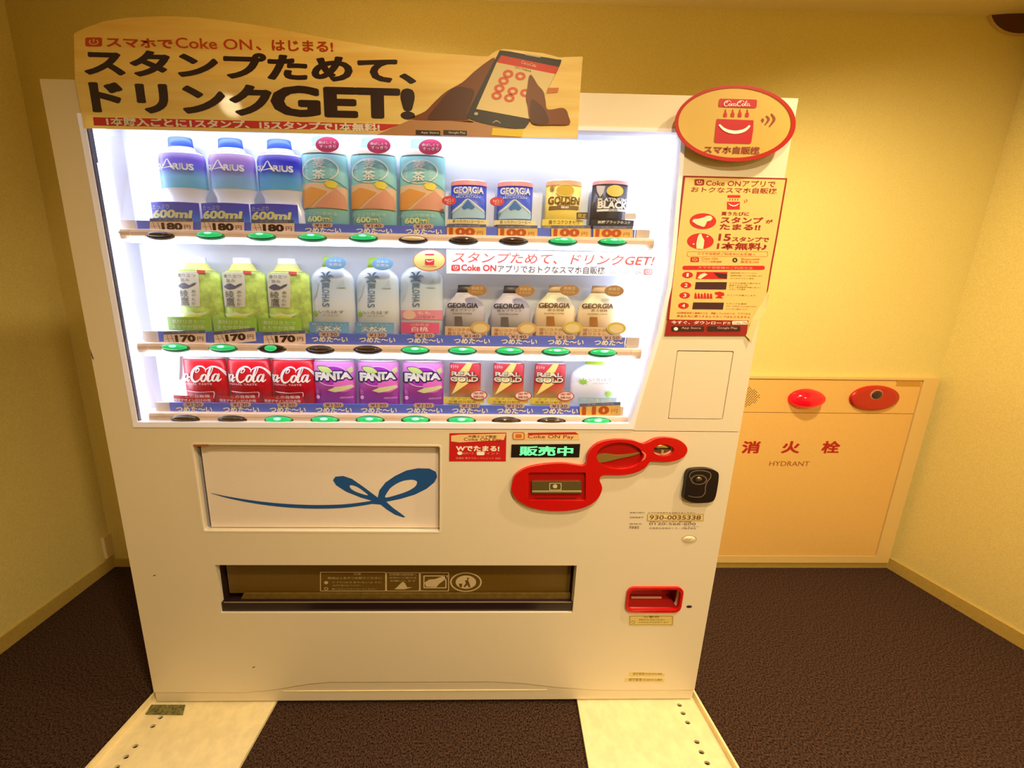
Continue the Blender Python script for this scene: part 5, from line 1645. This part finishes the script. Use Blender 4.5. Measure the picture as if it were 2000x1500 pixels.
text('HYDRANT', 1503, 901, 1581, 910, yf - .0008, mat('hyd_brown_ink', (176, 96, 40), .5), door, .0)
# lamp: bulging red lens on a ring
c = at(1572, 776, yf)
hw = hwid(1572, 776, 34, yf)
hh = (at(1572, 757, yf).z - at(1572, 794, yf).z) / 2
lp = MB().dome((c.x, yf, c.z - .004), hw * .98, hh, .055, 36, 8).make('alarm_lamp', mat('lamp_red', (255, 20, 30), .15, emit=(255, 10, 40), es=0.35), HC, True)
# alarm button: red disc with black centre
c = at(1705, 777, yf)
hw = hwid(1705, 777, 47, yf)
hh = (at(1705, 752, yf).z - at(1705, 801, yf).z) / 2
g = MB()
for (k, yy0) in ((0, 0),):
    n = 44
    pts = [(1.0, 0), (1.0, -.006), (.97, -.011), (.80, -.014), (.30, -.0145)]
    V = []
    for r_, dy in pts:
        V += [(c.x + hw * r_ * math.cos(2 * PI * i / n), yf + dy, c.z + hh * r_ * math.sin(2 * PI * i / n)) for i in range(n)]
    Fc = [(k2 * n + i, k2 * n + (i + 1) % n, (k2 + 1) * n + (i + 1) % n, (k2 + 1) * n + i) for k2 in range(len(pts) - 1) for i in range(n)]
    Fc.append(tuple((len(pts) - 1) * n + i for i in range(n)))
    g.add(V, Fc)
ab = g.make('alarm_button', mat('button_red', (190, 18, 20), .3, coat=.3), HC, False)
c2 = at(1712, 771, yf - .0145)
MB().dome((c2.x, yf - .0142, c2.z), .031, .0255, .004, 28, 3).make('button_ring', mat('ring_pale', (196, 120, 96), .4), ab, True)
MB().dome((c2.x, yf - .0150, c2.z), .026, .021, .006, 28, 4).make('push_button', mat('push_dark', (52, 34, 40), .3), ab, True)
# loudspeaker holes
g = MB()
for i in range(-9, 10):
    for j in range(-9, 10):
        if math.hypot(i, j) < 9.2:
            px_, py_ = 1437 + i * 4.8 + (j % 2) * 2.4, 774 + j * 2.5
            p = at(px_, py_, yf)
            g.lathe([(0, 0)], 0, 0, 1) if False else None
            V = [(p.x + .0028 * math.cos(t * PI / 3), yf - .0006, p.z + .0022 * math.sin(t * PI / 3)) for t in range(6)]
            g.add(V, [(0, 1, 2, 3, 4, 5)])
o = g.make('speaker_holes', M_HOLE, HC)
o['kind'] = 'stuff'
flat('tan_tape', [(1754, 742), (1799, 743), (1797, 755), (1749, 754), (1752, 749), (1750, 744)], yf, mat('tape_ochre', (206, 150, 56), .6), HC, .0008)

# ---------------------------------------------------------------- wall box low on the left wall, and round fitting at the upper right
p0 = atx(198, 1050, XL); p1 = atx(205, 1090, XL)
zt, zb = p0.z, p1.z
wb = thing('wall_socket_box', 'small pale box low on the left wall, half hidden by the machine', 'wall box', (XL, p0.y + .03, zb))
MB().box(XL + .0003, XL + .012, p0.y, p0.y + .11, zb, zt).make('box_cover', mat('box_pale', (236, 208, 140), .5), wb)
MB().box(XL + .0003, XL + .014, p0.y - .004, p0.y, zb, zt).make('box_edge', mat('box_edge', (250, 236, 200), .4), wb)
cf = at(1998, 16, HB)
rf = thing('round_wall_fitting', 'dark round fitting with a cream centre, high on the back wall at the upper right', 'wall fitting', (cf.x, HB, cf.z))
n = 40
rx_, rz_ = .145, .095


def disc(name, rings, m, parent, smooth=True):
    V = []
    for r_, dy in rings:
        V += [(cf.x + rx_ * r_ * math.cos(2 * PI * i / n), HB + dy, cf.z + rz_ * r_ * math.sin(2 * PI * i / n)) for i in range(n)]
    Fc = [(k2 * n + i, k2 * n + (i + 1) % n, (k2 + 1) * n + (i + 1) % n, (k2 + 1) * n + i) for k2 in range(len(rings) - 1) for i in range(n)]
    Fc.append(tuple((len(rings) - 1) * n + i for i in range(n)))
    return obj(name, V, Fc, m, parent, smooth)


disc('outer_ring', [(1.0, -.0004), (1.0, -.006), (.94, -.006), (.93, -.003)], mat('fit_ring', (214, 180, 110), .5), rf, False)
disc('dark_bowl', [(.94, -.0045), (.6, -.012), (.3, -.016)], mat('fit_dark', (84, 40, 24), .6), rf)
disc('centre_disc', [(.30, -.0165), (.29, -.024), (.1, -.028)], mat('fit_cream', (214, 176, 96), .5), rf)
